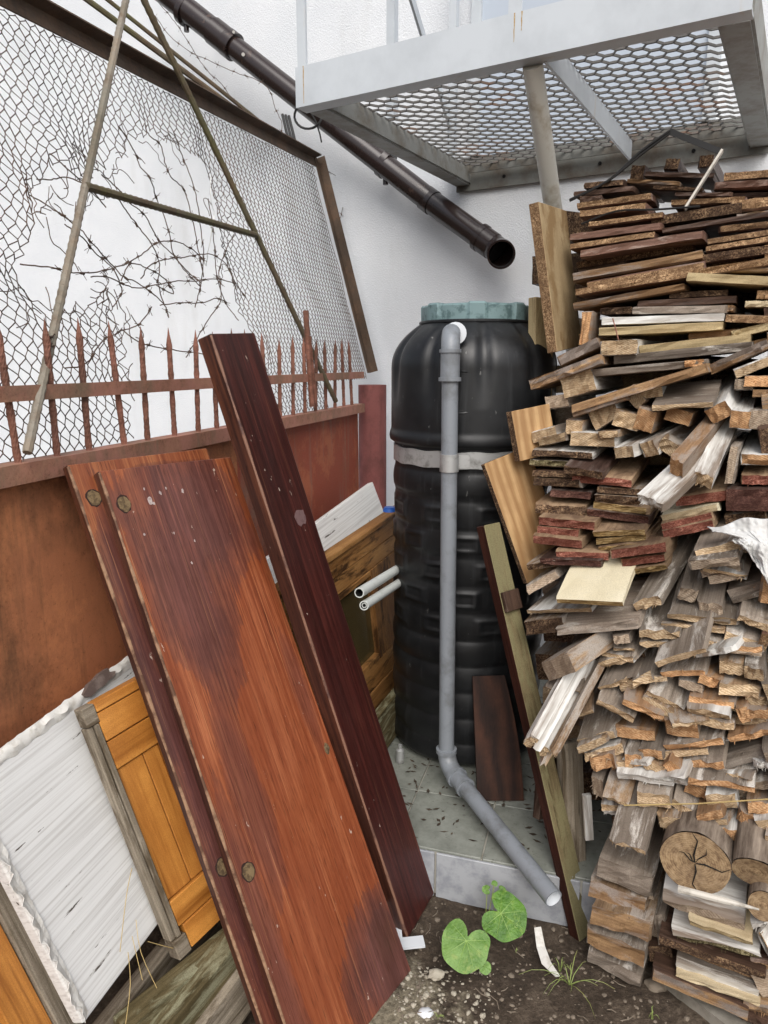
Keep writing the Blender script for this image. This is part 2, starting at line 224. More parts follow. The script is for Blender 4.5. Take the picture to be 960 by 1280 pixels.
def mahogany(key, W, L, blobs, light='#b06a44', mid='#7a3d24', dark='#4e2f2e', seed=0.0, streak=.4, rough=.34):
    # local x runs down the board, y across; blobs are stains (x, y, rx, ry, strength)
    s = Mat(key); co = s.map(s.co, loc=(seed, seed * .3, 0)); x = s.sep(s.co)
    g = s.noise(s.map(co, (2.4, 170, 60)), 1, 8, .72, .25); g2 = s.noise(s.map(co, (.9, 22, 22)), 1, 7, .66, .6); wob = s.noise(s.map(co, (3.0, 7, 7)), 1, 9, .68); big = s.noise(s.map(co, (2, 3, 3), (8, 1, 0)), 1, 7, .65)
    c = s.ramp(s.math('ADD', s.math('MULTIPLY', g, .55), s.math('MULTIPLY', g2, .45)), [(.36, tuple(v * .6 for v in srgb(mid)[:3]) + (1,)), (.46, srgb(mid)), (.56, tuple((a + b) / 2 for a, b in zip(srgb(mid), srgb(light)))), (.66, srgb(light))])
    c = s.mix(s.ramp(big, [(.45, 0), (.62, .55)]), c, srgb(mid))
    tot = None
    for (bx, by, rx, ry, k) in blobs:
        ax = s.math('DIVIDE', s.math('SUBTRACT', x[0], bx), rx); ay = s.math('DIVIDE', s.math('SUBTRACT', x[1], by), ry)
        d = s.math('SQRT', s.math('ADD', s.math('MULTIPLY', ax, ax), s.math('MULTIPLY', ay, ay)))
        d = s.math('ADD', d, s.math('MULTIPLY', s.math('SUBTRACT', wob, .5), 2.2)); d = s.math('ADD', d, s.math('MULTIPLY', s.math('SUBTRACT', g, .5), .7))
        m = s.math('MULTIPLY', s.ramp(d, [(.5, 1), (1.0, .45), (1.4, 0)]), k); tot = m if tot is None else s.math('MAXIMUM', tot, m)
    dk = s.ramp(s.math('ADD', s.math('MULTIPLY', g, .6), s.math('MULTIPLY', wob, .4)), [(.36, tuple(v * .5 for v in srgb(dark)[:3]) + (1,)), (.5, srgb(dark)), (.66, tuple(v * 1.9 for v in srgb(dark)[:3]) + (1,))])
    if tot is not None: c = s.mix(tot, c, dk)
    po = s.noise(s.map(co, (22, 520, 200), (2, 5, 0)), 1, 2, .5); c = s.mix(s.ramp(po, [(.30, .75), (.40, 0)]), c, tuple(v * .25 for v in srgb(mid)[:3]) + (1,))
    sx_ = s.noise(s.map(co, (1.5, 300, 60), (3, 1, 0)), 1, 3, .55); c = s.mix(s.ramp(sx_, [(.665, 0), (.69, streak)]), c, srgb('#c98f62'))
    sc = s.noise(s.map(co, (25, 60, 60), (9, 4, 0)), 1, 4, .65); c = s.mix(s.ramp(sc, [(.70, 0), (.72, .7)]), c, srgb('#c9b7a8'))
    s.bump(s.math('ADD', g, s.math('MULTIPLY', po, .5)), .3, .001); M[key] = s.done(c, s.ramp(wob, [(.35, rough - .05), (.65, rough + .18)]), 0, .4)
mahogany('mahogany_front', .4, 1.39, [(.13, .20, .22, .19, .9), (.28, .12, .3, .12, .85), (.8, .10, .28, .045, .55), (.62, .36, .16, .03, .4), (1.33, .32, .17, .13, .95), (1.1, .025, .35, .04, .6)], light='#b6704a', mid='#7d3e24', dark='#5a3935')
mahogany('mahogany_back', .4, 1.4, [(.35, .06, .3, .06, .8), (.8, .05, .6, .07, .9), (.04, .25, .02, .15, .6)], seed=4, light='#b0744a', mid='#7d4228')
mahogany('mahogany_dark', .2, 1.65, [], '#5e2d26', '#331512', '#1f0c0a', seed=9, streak=.15)
mahogany('mahogany_edge', .4, 1.4, [], '#6b3f2c', '#38201a', '#241310', seed=2, streak=.3)
plain('worn', '#96755a', .7, dirt='#5a3c2a', dscale=26, dlo=.42, dhi=.58); plain('worn_dark', '#7d5a48', .6, dirt='#3a1f1c', dscale=14); plain('knot', '#7a6648', .9, dirt='#4a3a26', dscale=70, dlo=.42, dhi=.6, bump=1.0); plain('knot_rim', '#2f1c14', .9); plain('scuff', '#b5a7a2', .6, dirt='#7d6a68', dscale=120); plain('scuff_dark', '#6d5554', .6, dirt='#523a3a', dscale=60)

# ------------------------------------------------------------------ mesh tools
class MB:
    def __init__(s): s.v, s.f, s.mi = [], [], []
    def add(s, vs, fs, mi=0):
        o = len(s.v); s.v += [V(v) for v in vs]
        for f in fs: s.f.append([i + o for i in f]); s.mi.append(mi)
    def box(s, c, ax, ay, az, dx, dy, dz, mi=0):           # centre, unit axes, full sizes
        c = V(c); vs = [c + ax * (i * dx / 2) + ay * (j * dy / 2) + az * (k * dz / 2) for i in (-1, 1) for j in (-1, 1) for k in (-1, 1)]
        s.add(vs, [(0, 1, 3, 2), (4, 6, 7, 5), (0, 4, 5, 1), (2, 3, 7, 6), (0, 2, 6, 4), (1, 5, 7, 3)], mi)
    def bar(s, a, b, wd, ht, up=UP, mi=0):                  # box beam between two points
        a, b = V(a), V(b); d = (b - a); L = d.length; d.normalize(); sd = d.cross(up); sd.normalize(); u = sd.cross(d); s.box((a + b) / 2, d, sd, u, L, wd, ht, mi)
    def tube(s, pts, r, n=8, mi=0, cap=True):
        pts = [V(p) for p in pts]; rr = r if isinstance(r, (list, tuple)) else [r] * len(pts); vs = []; pn = None
        for i, p in enumerate(pts):
            t = (pts[min(i + 1, len(pts) - 1)] - pts[max(i - 1, 0)]); t.normalize()
            if pn is None:
                pn = t.cross(V((.31, .17, .93)))
                if pn.length < .05: pn = t.cross(V((1, 0, 0)))
            else: pn = pn - t * pn.dot(t)
            pn.normalize(); bn = t.cross(pn)
            for k in range(n):
                a = 2 * math.pi * k / n; vs.append(p + (pn * math.cos(a) + bn * math.sin(a)) * rr[i])
        fs = [(i * n + k, i * n + (k + 1) % n, (i + 1) * n + (k + 1) % n, (i + 1) * n + k) for i in range(len(pts) - 1) for k in range(n)]
        if cap: fs += [tuple(range(n - 1, -1, -1)), tuple((len(pts) - 1) * n + k for k in range(n))]
        s.add(vs, fs, mi)
    def pipe(s, a, b, ro, ri, n=24, mi=0, mi2=1):           # hollow tube
        a, b = V(a), V(b); d = (b - a).normalized(); p = d.cross(V((.31, .17, .93))).normalized(); q = d.cross(p); vs = []
        for (c, r) in ((a, ro), (b, ro), (b, ri), (a, ri)):
            vs += [c + (p * math.cos(2 * math.pi * k / n) + q * math.sin(2 * math.pi * k / n)) * r for k in range(n)]
        for j, m_ in ((0, mi), (1, mi), (2, mi2), (3, mi)):
            s.add([], [], m_)
            o = len(s.v)
            if j == 0: s.v += vs; base = o
            for k in range(n):
                s.f.append([base + j * n + k, base + j * n + (k + 1) % n, base + ((j + 1) % 4) * n + (k + 1) % n, base + ((j + 1) % 4) * n + k]); s.mi.append(m_)
    def build(s, name, mats, parent=None, M0=None, smooth=False):
        """vertices are world points; origin moves to M0 (or the parent's frame)."""
        me = bpy.data.meshes.new(name)
        if M0 is None: M0 = WM[parent.name] if parent else Matrix.Translation(base_of(s.v))
        inv = M0.inverted(); me.from_pydata([inv @ v for v in s.v], [], s.f)
        if isinstance(mats, str): mats = [mats]
        for k in mats: me.materials.append(M[k])
        me.polygons.foreach_set('material_index', s.mi)
        bm = bmesh.new(); bm.from_mesh(me); bmesh.ops.recalc_face_normals(bm, faces=bm.faces); bm.to_mesh(me); bm.free()
        if smooth:
            me.polygons.foreach_set('use_smooth', [True] * len(me.polygons)); me.set_sharp_from_angle(angle=R(40))
        return link(name, me, parent, M0)
WM = {}
def base_of(vs):
    n = len(vs); return V((sum(v.x for v in vs) / n, sum(v.y for v in vs) / n, min(v.z for v in vs)))
def link(name, me, parent=None, M0=Matrix()):
    o = bpy.data.objects.new(name, me); C.objects.link(o)
    if parent: o.parent = parent; o.matrix_basis = WM[parent.name].inverted() @ M0
    else: o.matrix_basis = M0
    WM[o.name] = M0.copy(); return o
def tag(o, label, cat=None, group=None, kind=None):
    o['label'] = label
    if cat: o['category'] = cat
    if group: o['group'] = group
    if kind: o['kind'] = kind
    return o
def thing(name, label, cat, loc, group=None, Mx=None):
    o = link(name, None, None, Mx if Mx is not None else Matrix.Translation(V(loc))); o.empty_display_size = .05; return tag(o, label, cat, group)
def frame(o, x, y, z): return Matrix(((x.x, y.x, z.x, o.x), (x.y, y.y, z.y, o.y), (x.z, y.z, z.z, o.z), (0, 0, 0, 1)))
def slab(name, mats, lx, ly, lz, Mw, parent=None, bev=.002, faces=None, seg=2, edit=None):
    """bevelled board; local box from the origin, x along, y across, z thick (0..lz). faces(fc)->material index"""
    bm = bmesh.new(); bmesh.ops.create_cube(bm, size=1.0)
    for v in bm.verts: v.co = V(((v.co.x + .5) * lx, (v.co.y + .5) * ly, (v.co.z + .5) * lz))
    if bev: bmesh.ops.bevel(bm, geom=list(bm.edges), offset=bev, segments=seg, affect='EDGES', profile=.5)
    if edit: edit(bm)
    if faces:
        for fc in bm.faces: fc.material_index = faces(fc)
    me = bpy.data.meshes.new(name); bm.to_mesh(me); bm.free()
    for k in ([mats] if isinstance(mats, str) else mats): me.materials.append(M[k])
    return link(name, me, parent, Mw)
def edge_side(fc): return 0 if abs(fc.normal.z) > .7 else 1
def lattice_box(w_, d_, h_, mats, rag=.003, wob=.002, nx=4, nz=2, rng=random):
    """sawn timber: x width, y depth (front y=0), z thickness, centred in x and z; uneven edges and end"""
    ys = [0, min(.012, d_ * .1), d_ * .5, d_]; ny = 3; idx = {}; vs = []; fs = []; mi = []
    sl = rng.uniform(-1, 1) * rag * 1.5; slz = rng.uniform(-1, 1) * rag
    off = [(rng.gauss(0, wob), rng.gauss(0, wob * .7)) for _ in range(4)]
    def P(i, j, k):
        key = (i, j, k)
        if key not in idx:
            fx, fz = i / nx * 2 - 1, k / nz * 2 - 1
            x = fx * w_ / 2 + off[j][0]; z = fz * h_ / 2 + off[j][1]; y = ys[j]
            if j == 0:
                y += rng.uniform(-1, 1) * rag + sl * fx + slz * fz; sh = min(.0015, h_ * .06)
                x -= math.copysign(sh, fx) if abs(fx) == 1 else 0; z -= math.copysign(sh, fz) if abs(fz) == 1 else 0
            e = (abs(fx) == 1) + (abs(fz) == 1)
            x += rng.uniform(-1, 1) * wob * .6; z += rng.uniform(-1, 1) * wob * (.5 if e < 2 else .8)
            idx[key] = len(vs); vs.append((x, y, z))
        return idx[key]
    for i in range(nx):
        for k in range(nz):
            fs.append((P(i, 0, k), P(i + 1, 0, k), P(i + 1, 0, k + 1), P(i, 0, k + 1))); mi.append(1)
            fs.append((P(i, ny, k), P(i, ny, k + 1), P(i + 1, ny, k + 1), P(i + 1, ny, k))); mi.append(1)
        for j in range(ny):
            fs.append((P(i, j, 0), P(i, j + 1, 0), P(i + 1, j + 1, 0), P(i + 1, j, 0))); mi.append(0)
            fs.append((P(i, j, nz), P(i + 1, j, nz), P(i + 1, j + 1, nz), P(i, j + 1, nz))); mi.append(0)
    for j in range(ny):
        for k in range(nz):
            fs.append((P(0, j, k), P(0, j, k + 1), P(0, j + 1, k + 1), P(0, j + 1, k))); mi.append(0)
            fs.append((P(nx, j, k), P(nx, j + 1, k), P(nx, j + 1, k + 1), P(nx, j, k + 1))); mi.append(0)
    if rag >= .005:
        for _ in range(rng.randint(5, 10)):
            x = rng.uniform(-.46, .46) * w_; z = rng.uniform(-.45, .45) * h_; l_ = rng.uniform(.004, .013); a = rng.uniform(.0005, .0014); b = rng.uniform(.0004, .001); tx, tz = rng.uniform(-.004, .004), rng.uniform(-.005, .003); o = len(vs)
            vs += [(x - a, .004, z - b), (x + a, .004, z - b), (x + a, .004, z + b), (x - a, .004, z + b), (x + tx, -l_, z + tz)]; fs += [(o, o + 1, o + 4), (o + 1, o + 2, o + 4), (o + 2, o + 3, o + 4), (o + 3, o, o + 4)]; mi += [1] * 4
    me = bpy.data.meshes.new('timber'); me.from_pydata(vs, [], fs); me.polygons.foreach_set('material_index', mi)
    for k in mats: me.materials.append(M[k])
    return me
def inpoly(x, y, P):
    c = False; j = len(P) - 1
    for i in range(len(P)):
        if (P[i][1] > y) != (P[j][1] > y) and x < (P[j][0] - P[i][0]) * (y - P[i][1]) / (P[j][1] - P[i][1]) + P[i][0]: c = not c
        j = i
    return c
def proj(P):
    d = P - CAM; F = d.y * CP - d.z * SP; U = d.y * SP + d.z * CP; return (480 + FOC * d.x / F, 640 - FOC * U / F)

# ------------------------------------------------------------------ the ground
def ground():
    def axis(lo, hi, a, b, st):
        o = [lo, lo * .4 + a * .6 - 1, a - .6, a - .2]; x = a
        while x < b: o.append(x); x += st
        return o + [b, b + .3, b + 1, b + 4, hi]
    xs = axis(-30, 30, -1.2, 1.6, .022); ys = axis(-30, 30, .5, 2.3, .022); vs = []; fs = []
    for y in ys:
        for x in xs:
            z = 0
            if -1.4 < x < 2 and .3 < y < 2.6:
                z = noise.fractal(V((x * 4, y * 4, 0)), 1, 2, 5) * .018 + noise.noise(V((x * 28, y * 28, 3))) * .005
                T = V((x, y, 0)).dot(EF); z -= .01
            vs.append((x, y, z))
    n = len(xs)
    for j in range(len(ys) - 1):
        for i in range(n - 1): fs.append((j * n + i, j * n + i + 1, (j + 1) * n + i + 1, (j + 1) * n + i))
    me = bpy.data.meshes.new('ground'); me.from_pydata(vs, [], fs); me.materials.append(M['soil']); me.polygons.foreach_set('use_smooth', [True] * len(me.polygons))
    o = link('ground', me); tag(o, 'bare dark soil ground with pale mortar crumbs', None, None, 'structure')
ground()

# ------------------------------------------------------------------ house wall
WN = 3.5
mb = MB(); mb.box(NM(WN + .15, -4.6, 2.9), EM, EN, UP, 19, .3, 6.2)
wall = mb.build('house_wall', 'stucco'); tag(wall, 'white roughcast stucco wall of the house behind everything', 'wall')

# ------------------------------------------------------------------ balcony
BZ = 2.36; bl = onN(370, 135, 2.17); M0_ = onN(370, 135, 2.17).dot(EM)
BZ = bl.z; N0, N1 = 2.17, WN - .004; MR = M0_ + 1.40; HB = .125
balcony = thing('balcony', 'light grey painted steel balcony landing with grating floor on house wall', 'balcony', NM(N1, (M0_ + MR) / 2, BZ))
def bpart(name, mat, fn, parent=None, smooth=False): mb = MB(); fn(mb); return mb.build(name, mat, parent or balcony, smooth=smooth)
bpart('front_beam', ['paint_grey'], lambda b: (b.box(NM(N0 + .004, (M0_ + MR) / 2, BZ + HB / 2), EM, EN, UP, MR - M0_, .008, HB), b.box(NM(N0 + .035, (M0_ + MR) / 2, BZ + .004), EM, EN, UP, MR - M0_, .054, .008), b.box(NM(N0 + .035, (M0_ + MR) / 2, BZ + HB - .004), EM, EN, UP, MR - M0_, .054, .008)))
for mm, sg in ((M0_, 1), (MR, -1)):
    bpart('side_beam', ['paint_dirty'], lambda b: (b.box(NM((N0 + N1) / 2 + .034, mm + sg * .004, BZ + HB / 2), EM, EN, UP, .008, N1 - N0 - .076, HB - .02), b.box(NM((N0 + N1) / 2 + .034, mm + sg * .043, BZ + .006), EM, EN, UP, .07, N1 - N0 - .076, .008), b.box(NM((N0 + N1) / 2 + .034, mm + sg * .082, BZ + .045), EM, EN, UP, .008, N1 - N0 - .08, .07)))
bpart('back_beam', ['beam_dark'], lambda b: (b.box(NM(N1 - .01, (M0_ + MR) / 2, BZ + .05), EM, EN, UP, MR - M0_ - .02, .012, .15), b.box(NM(N1 - .055, (M0_ + MR) / 2, BZ + .06), EM, EN, UP, MR - M0_ - .19, .008, .03)))
for fm in (.2, .55, .85): bpart('bolt', 'hole_dark', lambda b: b.tube([NM(N1 - .02, M0_ + fm * 1.3, BZ + .02), NM(N1 - .014, M0_ + fm * 1.3, BZ + .02)], .008, 10))
jm = onN(677, 88, N0 + .05).dot(EM)
bpart('joist', 'paint_grey', lambda b: b.box(NM((N0 + N1) / 2 - .02, jm + .01, BZ + .035), EM, EN, UP, .01, N1 - N0 - .14, .075))
def grating(b):
    m0, m1, n0, n1 = M0_ + .085, MR - .085, N0 + .06, N1 - .06; z = BZ + .078; pm = .088; pn = .031; j = 0; n = n0
    while n < n1:
        wv = [(0, 0), (.3, 0), (.5, 1), (.8, 1)]; pts = []; m = m0
        while m < m1:
            pts += [(min(max(m + (a_ - (.5 if j % 2 else 0)) * pm, m0), m1), n + h_ * pn * .93) for a_, h_ in wv]; m += pm
        for (ma, na), (mc, nc) in zip(pts, pts[1:]):
            a, c = NM(na, ma, z), NM(nc, mc, z); d = c - a; L = d.length
            if L < .002: continue
            d.normalize(); u = (UP * .93 + EN * .37); sdv = d.cross(u).normalized(); uu = sdv.cross(d); b.box((a + c) / 2, d, sdv, uu, L + .002, .0028, .0085)
        n += pn; j += 1
g = bpart('grating', 'grating', grating); g['kind'] = 'stuff'
# rust runs below the railing posts
for px_, y0_, ln in ((379, 84, .115), (643, 30, .075), (652, 30, .05)):
    m_ = onN(px_, y0_, N0).dot(EM); mb = MB(); vs = []; K = 16
    for i in range(K + 1):
        f = i / K; wd = (.0022 + .0016 * noise.noise(V((f * 9, px_, 0)))) * (1 - .6 * f); cx = m_ + .002 * noise.noise(V((f * 4, px_, 5))); zq = BZ + HB - .001 - ln * f
        vs += [NM(N0 - .0006, cx - wd, zq), NM(N0 - .0006, cx + wd, zq)]
    mb.add(vs, [(i * 2, i * 2 + 1, i * 2 + 3, i * 2 + 2) for i in range(K)]); mb.build('rust_run', 'rust_run', balcony)
# railing
def post(name, px, y0, wdt): 
    m = onN(px, y0, N0 + .02).dot(EM); mb = MB(); mb.box(NM(N0 + .005, m, BZ + HB + .5), EM, EN, UP, wdt, .006, 1.0); mb.box(NM(N0 + .03, m - wdt / 2 + .003, BZ + HB + .5), EM, EN, UP, .006, .045, 1.0); mb.build(name, 'paint_grey', balcony); return m
mA = post('rail_post', 381, 80, .035); mC = post('rail_post', 646, 25, .04)
mE = post('rail_post', 952, -60, .04)
for fn_ in (.5, ): 
    mb = MB(); mb.box(NM(N0 + .62, M0_ + .03, BZ + HB + .45), EM, EN, UP, .035, .035, .9); mb.build('rail_post', 'paint_grey', balcony)
mb = MB(); mb.box(NM(N1 - .12, M0_ + .03, BZ + HB + .45), EM, EN, UP, .035, .035, .9); mb.build('rail_post', 'paint_grey', balcony)
mb = MB(); mb.bar(NM(N0 + .66, M0_ + .03, BZ + HB + .62), NM(N1 - .14, M0_ + .03, BZ + HB + .12), .012, .035); mb.build('rail_brace', 'paint_grey', balcony)
mb = MB(); mb.box(NM(N0 + .02, (M0_ + MR) / 2, BZ + HB + 1.02), EM, EN, UP, MR - M0_, .04, .04); mb.build('handrail', 'paint_grey', balcony)
bt = NM(N0 + .06, onN(664, 92, N0 + .05).dot(EM), BZ); b2 = onN(690, 250, N0 + .06 + .27); dd_ = (b2 - bt).normalized(); be = bt + dd_ * ((WN - N0 - .07) / dd_.dot(EN))
bpart('brace_tube', 'brace_paint', lambda b: b.tube([bt, be], .03, 20), smooth=True)
mb = MB(); dm = onN(606, 8, WN).dot(EM); mb.box(NM(WN - .012, dm + .5, BZ + HB + 1.0), EM, EN, UP, 1.0, .024, 2.0)
dp = mb.build('balcony_door', ['door_panel']); tag(dp, 'pale blue-grey flat door panel above the balcony floor', 'door')
mb = MB(); 
for sg in (0, 1): mb.box(NM(WN - .02, dm - .025 + sg * 1.05, BZ + HB + 1.0), EM, EN, UP, .05, .04, 2.0)
mb.build('door_jamb', 'paint_grey', dp)

# ------------------------------------------------------------------ brown downpipe on the wall
dpipe = thing('downpipe', 'glossy dark brown plastic drainpipe running slanting down the white wall', 'drainpipe', onN(605, 303, WN - .1))
Pa, Pb, Pc, Pd, Pe = onN(150, -54, WN - .42), onN(286, 54, WN - .28), onN(470, 196, WN - .13), onN(540, 253, WN - .1), onN(616, 308, WN - .12)
def tubep(name, a, b, r, par=dpipe, mat='pipe_brown', n=28): mb = MB(); mb.tube([a, b], r, n); return mb.build(name, mat, par, smooth=True)
tubep('pipe_section', Pa, Pb, .062); tubep('pipe_section', Pb, Pd, .056); tubep('pipe_section', Pd, Pe, .056)
def sleeve(p, q, t0, t1, r): d = q - p; tubep('pipe_socket', p + d * t0, p + d * t1, r)
sleeve(Pa, Pb, .86, 1.04, .068); sleeve(Pb, Pd, -.01, .03, .07); sleeve(Pd, Pe, -.12, .02, .06); sleeve(Pd, Pe, .80, 1.0, .063); sleeve(Pd, Pe, .78, .84, .066)
el = [Pe + (Pe - Pd).normalized() * .02]; dcur = (Pe - Pd).normalized(); tgt = (V((-.05, -.93, -.28))).normalized(); pts = [Pe - dcur * .01]
for i in range(1, 8): d = dcur.lerp(tgt, i / 7).normalized(); pts.append(pts[-1] + d * .016)
mb = MB(); mb.tube(pts, .06, 28, cap=False); mb.build('pipe_elbow', 'pipe_brown', dpipe, smooth=True)
mb = MB(); mb.pipe(pts[-1] - tgt * .012, pts[-1] + tgt * .03, .066, .058, 32, 0, 1); mb.build('pipe_mouth', ['pipe_brown', 'pipe_inside'], dpipe, smooth=True)
mb = MB(); mb.tube([pts[3], pts[3] + dcur * .004], .058, 20); mb.build('pipe_inner', 'pipe_inside', dpipe)
for (px, py, nn) in ((232, 14, WN - .33), (482, 205, WN - .125)):
    c = onN(px, py, nn); d = (Pd - Pb).normalized(); mb = MB(); mb.tube([c - d * .016, c + d * .016], .071, 24)
    mb.tube([c + V((0, 0, -.06)), c + V((0, 0, -.098))], .014, 10); mb.tube([c, c + EN * (WN - nn)], .008, 8); mb.build('pipe_bracket', 'pipe_brown', dpipe, smooth=True)
for (px, py, rr) in ((288, 48, .012), (304, 68, .009), (258, 20, .006), (292, 40, .007)):
    c = onN(px, py, WN - .28) ; c = c + (CAM - c).normalized() * .056; mb = MB(); mb.tube([c, c + (CAM - c).normalized() * .006], rr, 9); mb.build('paint_spot', 'paint_spot', dpipe)

# ------------------------------------------------------------------ rusty fence
FS = -1.15; TE = 3.42
fence = thing('fence', 'rusty sheet metal fence with spiked twisted rebar pickets on top', 'fence', ST(FS, 2.2, 0))
mb = MB(); n = 60
ts = [-.6 + i * (TE + .6) / n for i in range(n + 1)]; zs = [0.02 + j * 1.24 / 14 for j in range(15)]
vs = [ST(FS - .01 + noise.noise(V((t * 2.2, z * 2, 1))) * .006, t, z) for z in zs for t in ts]
mb.add(vs, [(j * (n + 1) + i, j * (n + 1) + i + 1, (j + 1) * (n + 1) + i + 1, (j + 1) * (n + 1) + i) for j in range(14) for i in range(n)])
ob = mb.build('sheet_panel', ['rust_sheet', 'red_sheet'], fence, smooth=True)
for p in ob.data.polygons:
    if sum((ob.data.vertices[i].co + V((0, 0, 0))).dot(EF) for i in p.vertices) / 4 > -.05: p.material_index = 1
def fpart(name, mat, a, b, wd, ht): mb = MB(); mb.bar(a, b, wd, ht); return mb.build(name, mat, fence)
fpart('top_beam', 'rust_beam', ST(FS, -.6, 1.275), ST(FS, TE, 1.275), .05, .042)
fpart('picket_rail', 'rust_beam', ST(FS + .012, -.6, 1.437), ST(FS + .012, TE + .02, 1.437), .006, .032)
fpart('end_upright', 'rust_beam', ST(FS, TE - .03, 0.03), ST(FS, TE - .03, 1.25), .04, .06)
spx = [1.187, 1.30, 1.405, 1.537, 1.636, 1.764, 1.89, 2.0]
while spx[-1] < TE - .14: spx.append(spx[-1] + random.uniform(.112, .13))
spx = [.70, .83, .95, 1.07] + spx
def spike(t, top):
    mb = MB(); lx, ly = random.uniform(-.012, .012), random.uniform(-.01, .012); n = 8; a0 = ST(FS + .002, t, 1.296); a1 = ST(FS + lx, t + ly, top); ax = (a1 - a0); K = 26; vs = []
    for i in range(K + 1):
        f = i / K; p = a0 + ax * f; tw = f * 12; r = (.0072 + .0004 * (i % 2))
        if f > .86: r *= max(.08, (1 - f) / .14)
        for k in range(n): a = tw + k * math.pi * 2 / n; r2 = r * (1.0 + .12 * (k % 4 == 0)); vs.append(p + EP * math.cos(a) * r2 + EF * math.sin(a) * r2)
    mb.add(vs, [(i * n + k, i * n + (k + 1) % n, (i + 1) * n + (k + 1) % n, (i + 1) * n + k) for i in range(K) for k in range(n)])
    mb.build('spike', 'rust_spike', fence)
for t in spx: spike(t, 1.597 + random.uniform(-.012, .012))
pp = onS(472, 540, FS + .02); pb = ST(FS + .03, TE + .11, 0)
mb = MB(); K = 24
vs = []
for j, z in enumerate([0, .5, .8, 1.0, 1.1, 1.2, 1.3, 1.385]):
    for k in range(K):
        a = 2 * math.pi * k / K; r = .072
        d = V((math.cos(a), math.sin(a), 0)); face = d.dot(V((.12, -.99, 0)))
        if face > .9 and .95 < z < 1.25: r -= .016 * (face - .9) / .1
        vs.append(pb + d * r + UP * z)
mb.add(vs, [(j * K + k, j * K + (k + 1) % K, (j + 1) * K + (k + 1) % K, (j + 1) * K + k) for j in range(7) for k in range(K)] + [tuple(7 * K + k for k in range(K))])
tag(mb.build('fence_post', 'post_red', smooth=True), 'dull red dented round steel post at the end of the fence', 'post')

# ------------------------------------------------------------------ leaning chain-link panel above the fence
LK = .27; S0 = -1.17
def lean(x, y, off=0.0):
    r = ray(x, y); a = r.dot(EP) + LK * r.z; return CAM + r * ((S0 + off - LK * .15) / a)
def leanp(T, z, off=0.0): return ST(S0 + off - LK * (z - 1.35), T, z)
tl, tr, br = lean(0, 8), lean(393, 208), lean(458, 466)
ztop = lambda T: tl.z + (tr.z - tl.z) * (T - tl.dot(EF)) / (tr.dot(EF) - tl.dot(EF))
Ttr, Tbr = tr.dot(EF), br.dot(EF)
panel = thing('chain_link_panel', 'rusty angle-iron frame of torn chain-link netting leaning above the spiked fence', 'fence panel', ST(S0, 2.4, 1.30))
T0 = -.3
def ppart(name, mat, fn, smooth=False): mb = MB(); fn(mb); return mb.build(name, mat, panel, smooth=smooth)
def angle_bar(b, a, c, wd, inward):
    d = (c - a).normalized(); nn = (EP + UP * LK).normalized(); side = inward
    b.box((a + c) / 2, d, side, nn, (c - a).length, wd, .005); b.box((a + c) / 2 + nn * .022 - side * (wd / 2 - .003), d, side, nn, (c - a).length, .005, .04)
upin = leanp(1, 1.4) - leanp(1, 2.4); upin.normalize()
ppart('frame_top', 'frame_brown', lambda b: angle_bar(b, leanp(T0, ztop(T0) + .02, .012), leanp(Ttr, ztop(Ttr) + .02, .012), .05, upin))
ppart('frame_side', 'frame_brown', lambda b: angle_bar(b, leanp(Ttr + .01, ztop(Ttr) + .045, .016), leanp(Tbr, br.z, .016), .05, -EF))
HOLE = [(60, 245), (80, 215), (100, 225), (116, 222), (141, 208), (163, 182), (190, 168), (217, 190), (240, 196), (260, 210), (270, 250), (275, 290), (278, 335), (300, 392), (316, 430), (330, 520), (168, 545), (162, 440), (150, 395), (125, 345), (105, 370), (80, 390), (55, 395), (42, 330), (42, 290), (52, 262)]
def edge_dist(x, y, P):
    bd = 1e9; bn = (0, 0)
    for i in range(len(P)):
        (x1, y1), (x2, y2) = P[i - 1], P[i]; dx, dy = x2 - x1, y2 - y1; t = max(0, min(1, ((x - x1) * dx + (y - y1) * dy) / (dx * dx + dy * dy + 1e-9))); ex, ey = x - x1 - t * dx, y - y1 - t * dy; d = math.hypot(ex, ey)
        if d < bd: bd = d; bn = (ex, ey)
    return bd, bn
# the tear is laid out on the panel itself, in metres along it and up it
def tz(x, y): P = lean(x, y); return (P.dot(EF), P.z)
HOLE_TZ = [tz(*p) for p in HOLE]
def netting(b):
    c = .0165; hz = .019; T = T0; k = 0
    while T < Ttr - .02:
        z = 1.30; i = 0; cur = []
        zt = ztop(T) - .004
        while z < zt + .02:
            tt = T + (c / 2 if (i + k) % 2 else -c / 2) * 1.08; zz = min(z, zt)
            lim = Tbr + (Ttr - Tbr) * (zz - br.z) / (ztop(Ttr) - br.z)
            ok = tt < lim - .01 and not (zz < 1.4 and tt > 3.0)
            inside = inpoly(tt, zz, HOLE_TZ); d, bn = edge_dist(tt, zz, HOLE_TZ)
            if inside: ok = False
            if ok:
                wv = max(0, 1 - d / .16); jt = noise.noise(V((tt * 9, zz * 9, 2))) * .035 * wv; jz = noise.noise(V((tt * 9, zz * 9, 8))) * .035 * wv; sq = wv * wv * .012
                L = math.hypot(*bn) or 1
                for zo in (-.07, .07): cur.append(leanp(tt + jt + bn[0] / L * sq + noise.noise(V((tt * 3, zz * 3, 5))) * .008, min(zz + jz + zo * hz, zt), (.003 if i % 2 else -.003) + noise.noise(V((tt * 5, zz * 5, 4))) * (.012 + .05 * wv)))
            else:
                if len(cur) > 2: b.tube(cur, .0013, 4, cap=False)
                cur = []
            z += hz; i += 1
        if len(cur) > 2: b.tube(cur, .0013, 4, cap=False)
        T += c; k += 1
ppart('netting', 'wire', netting)['kind'] = 'stuff'
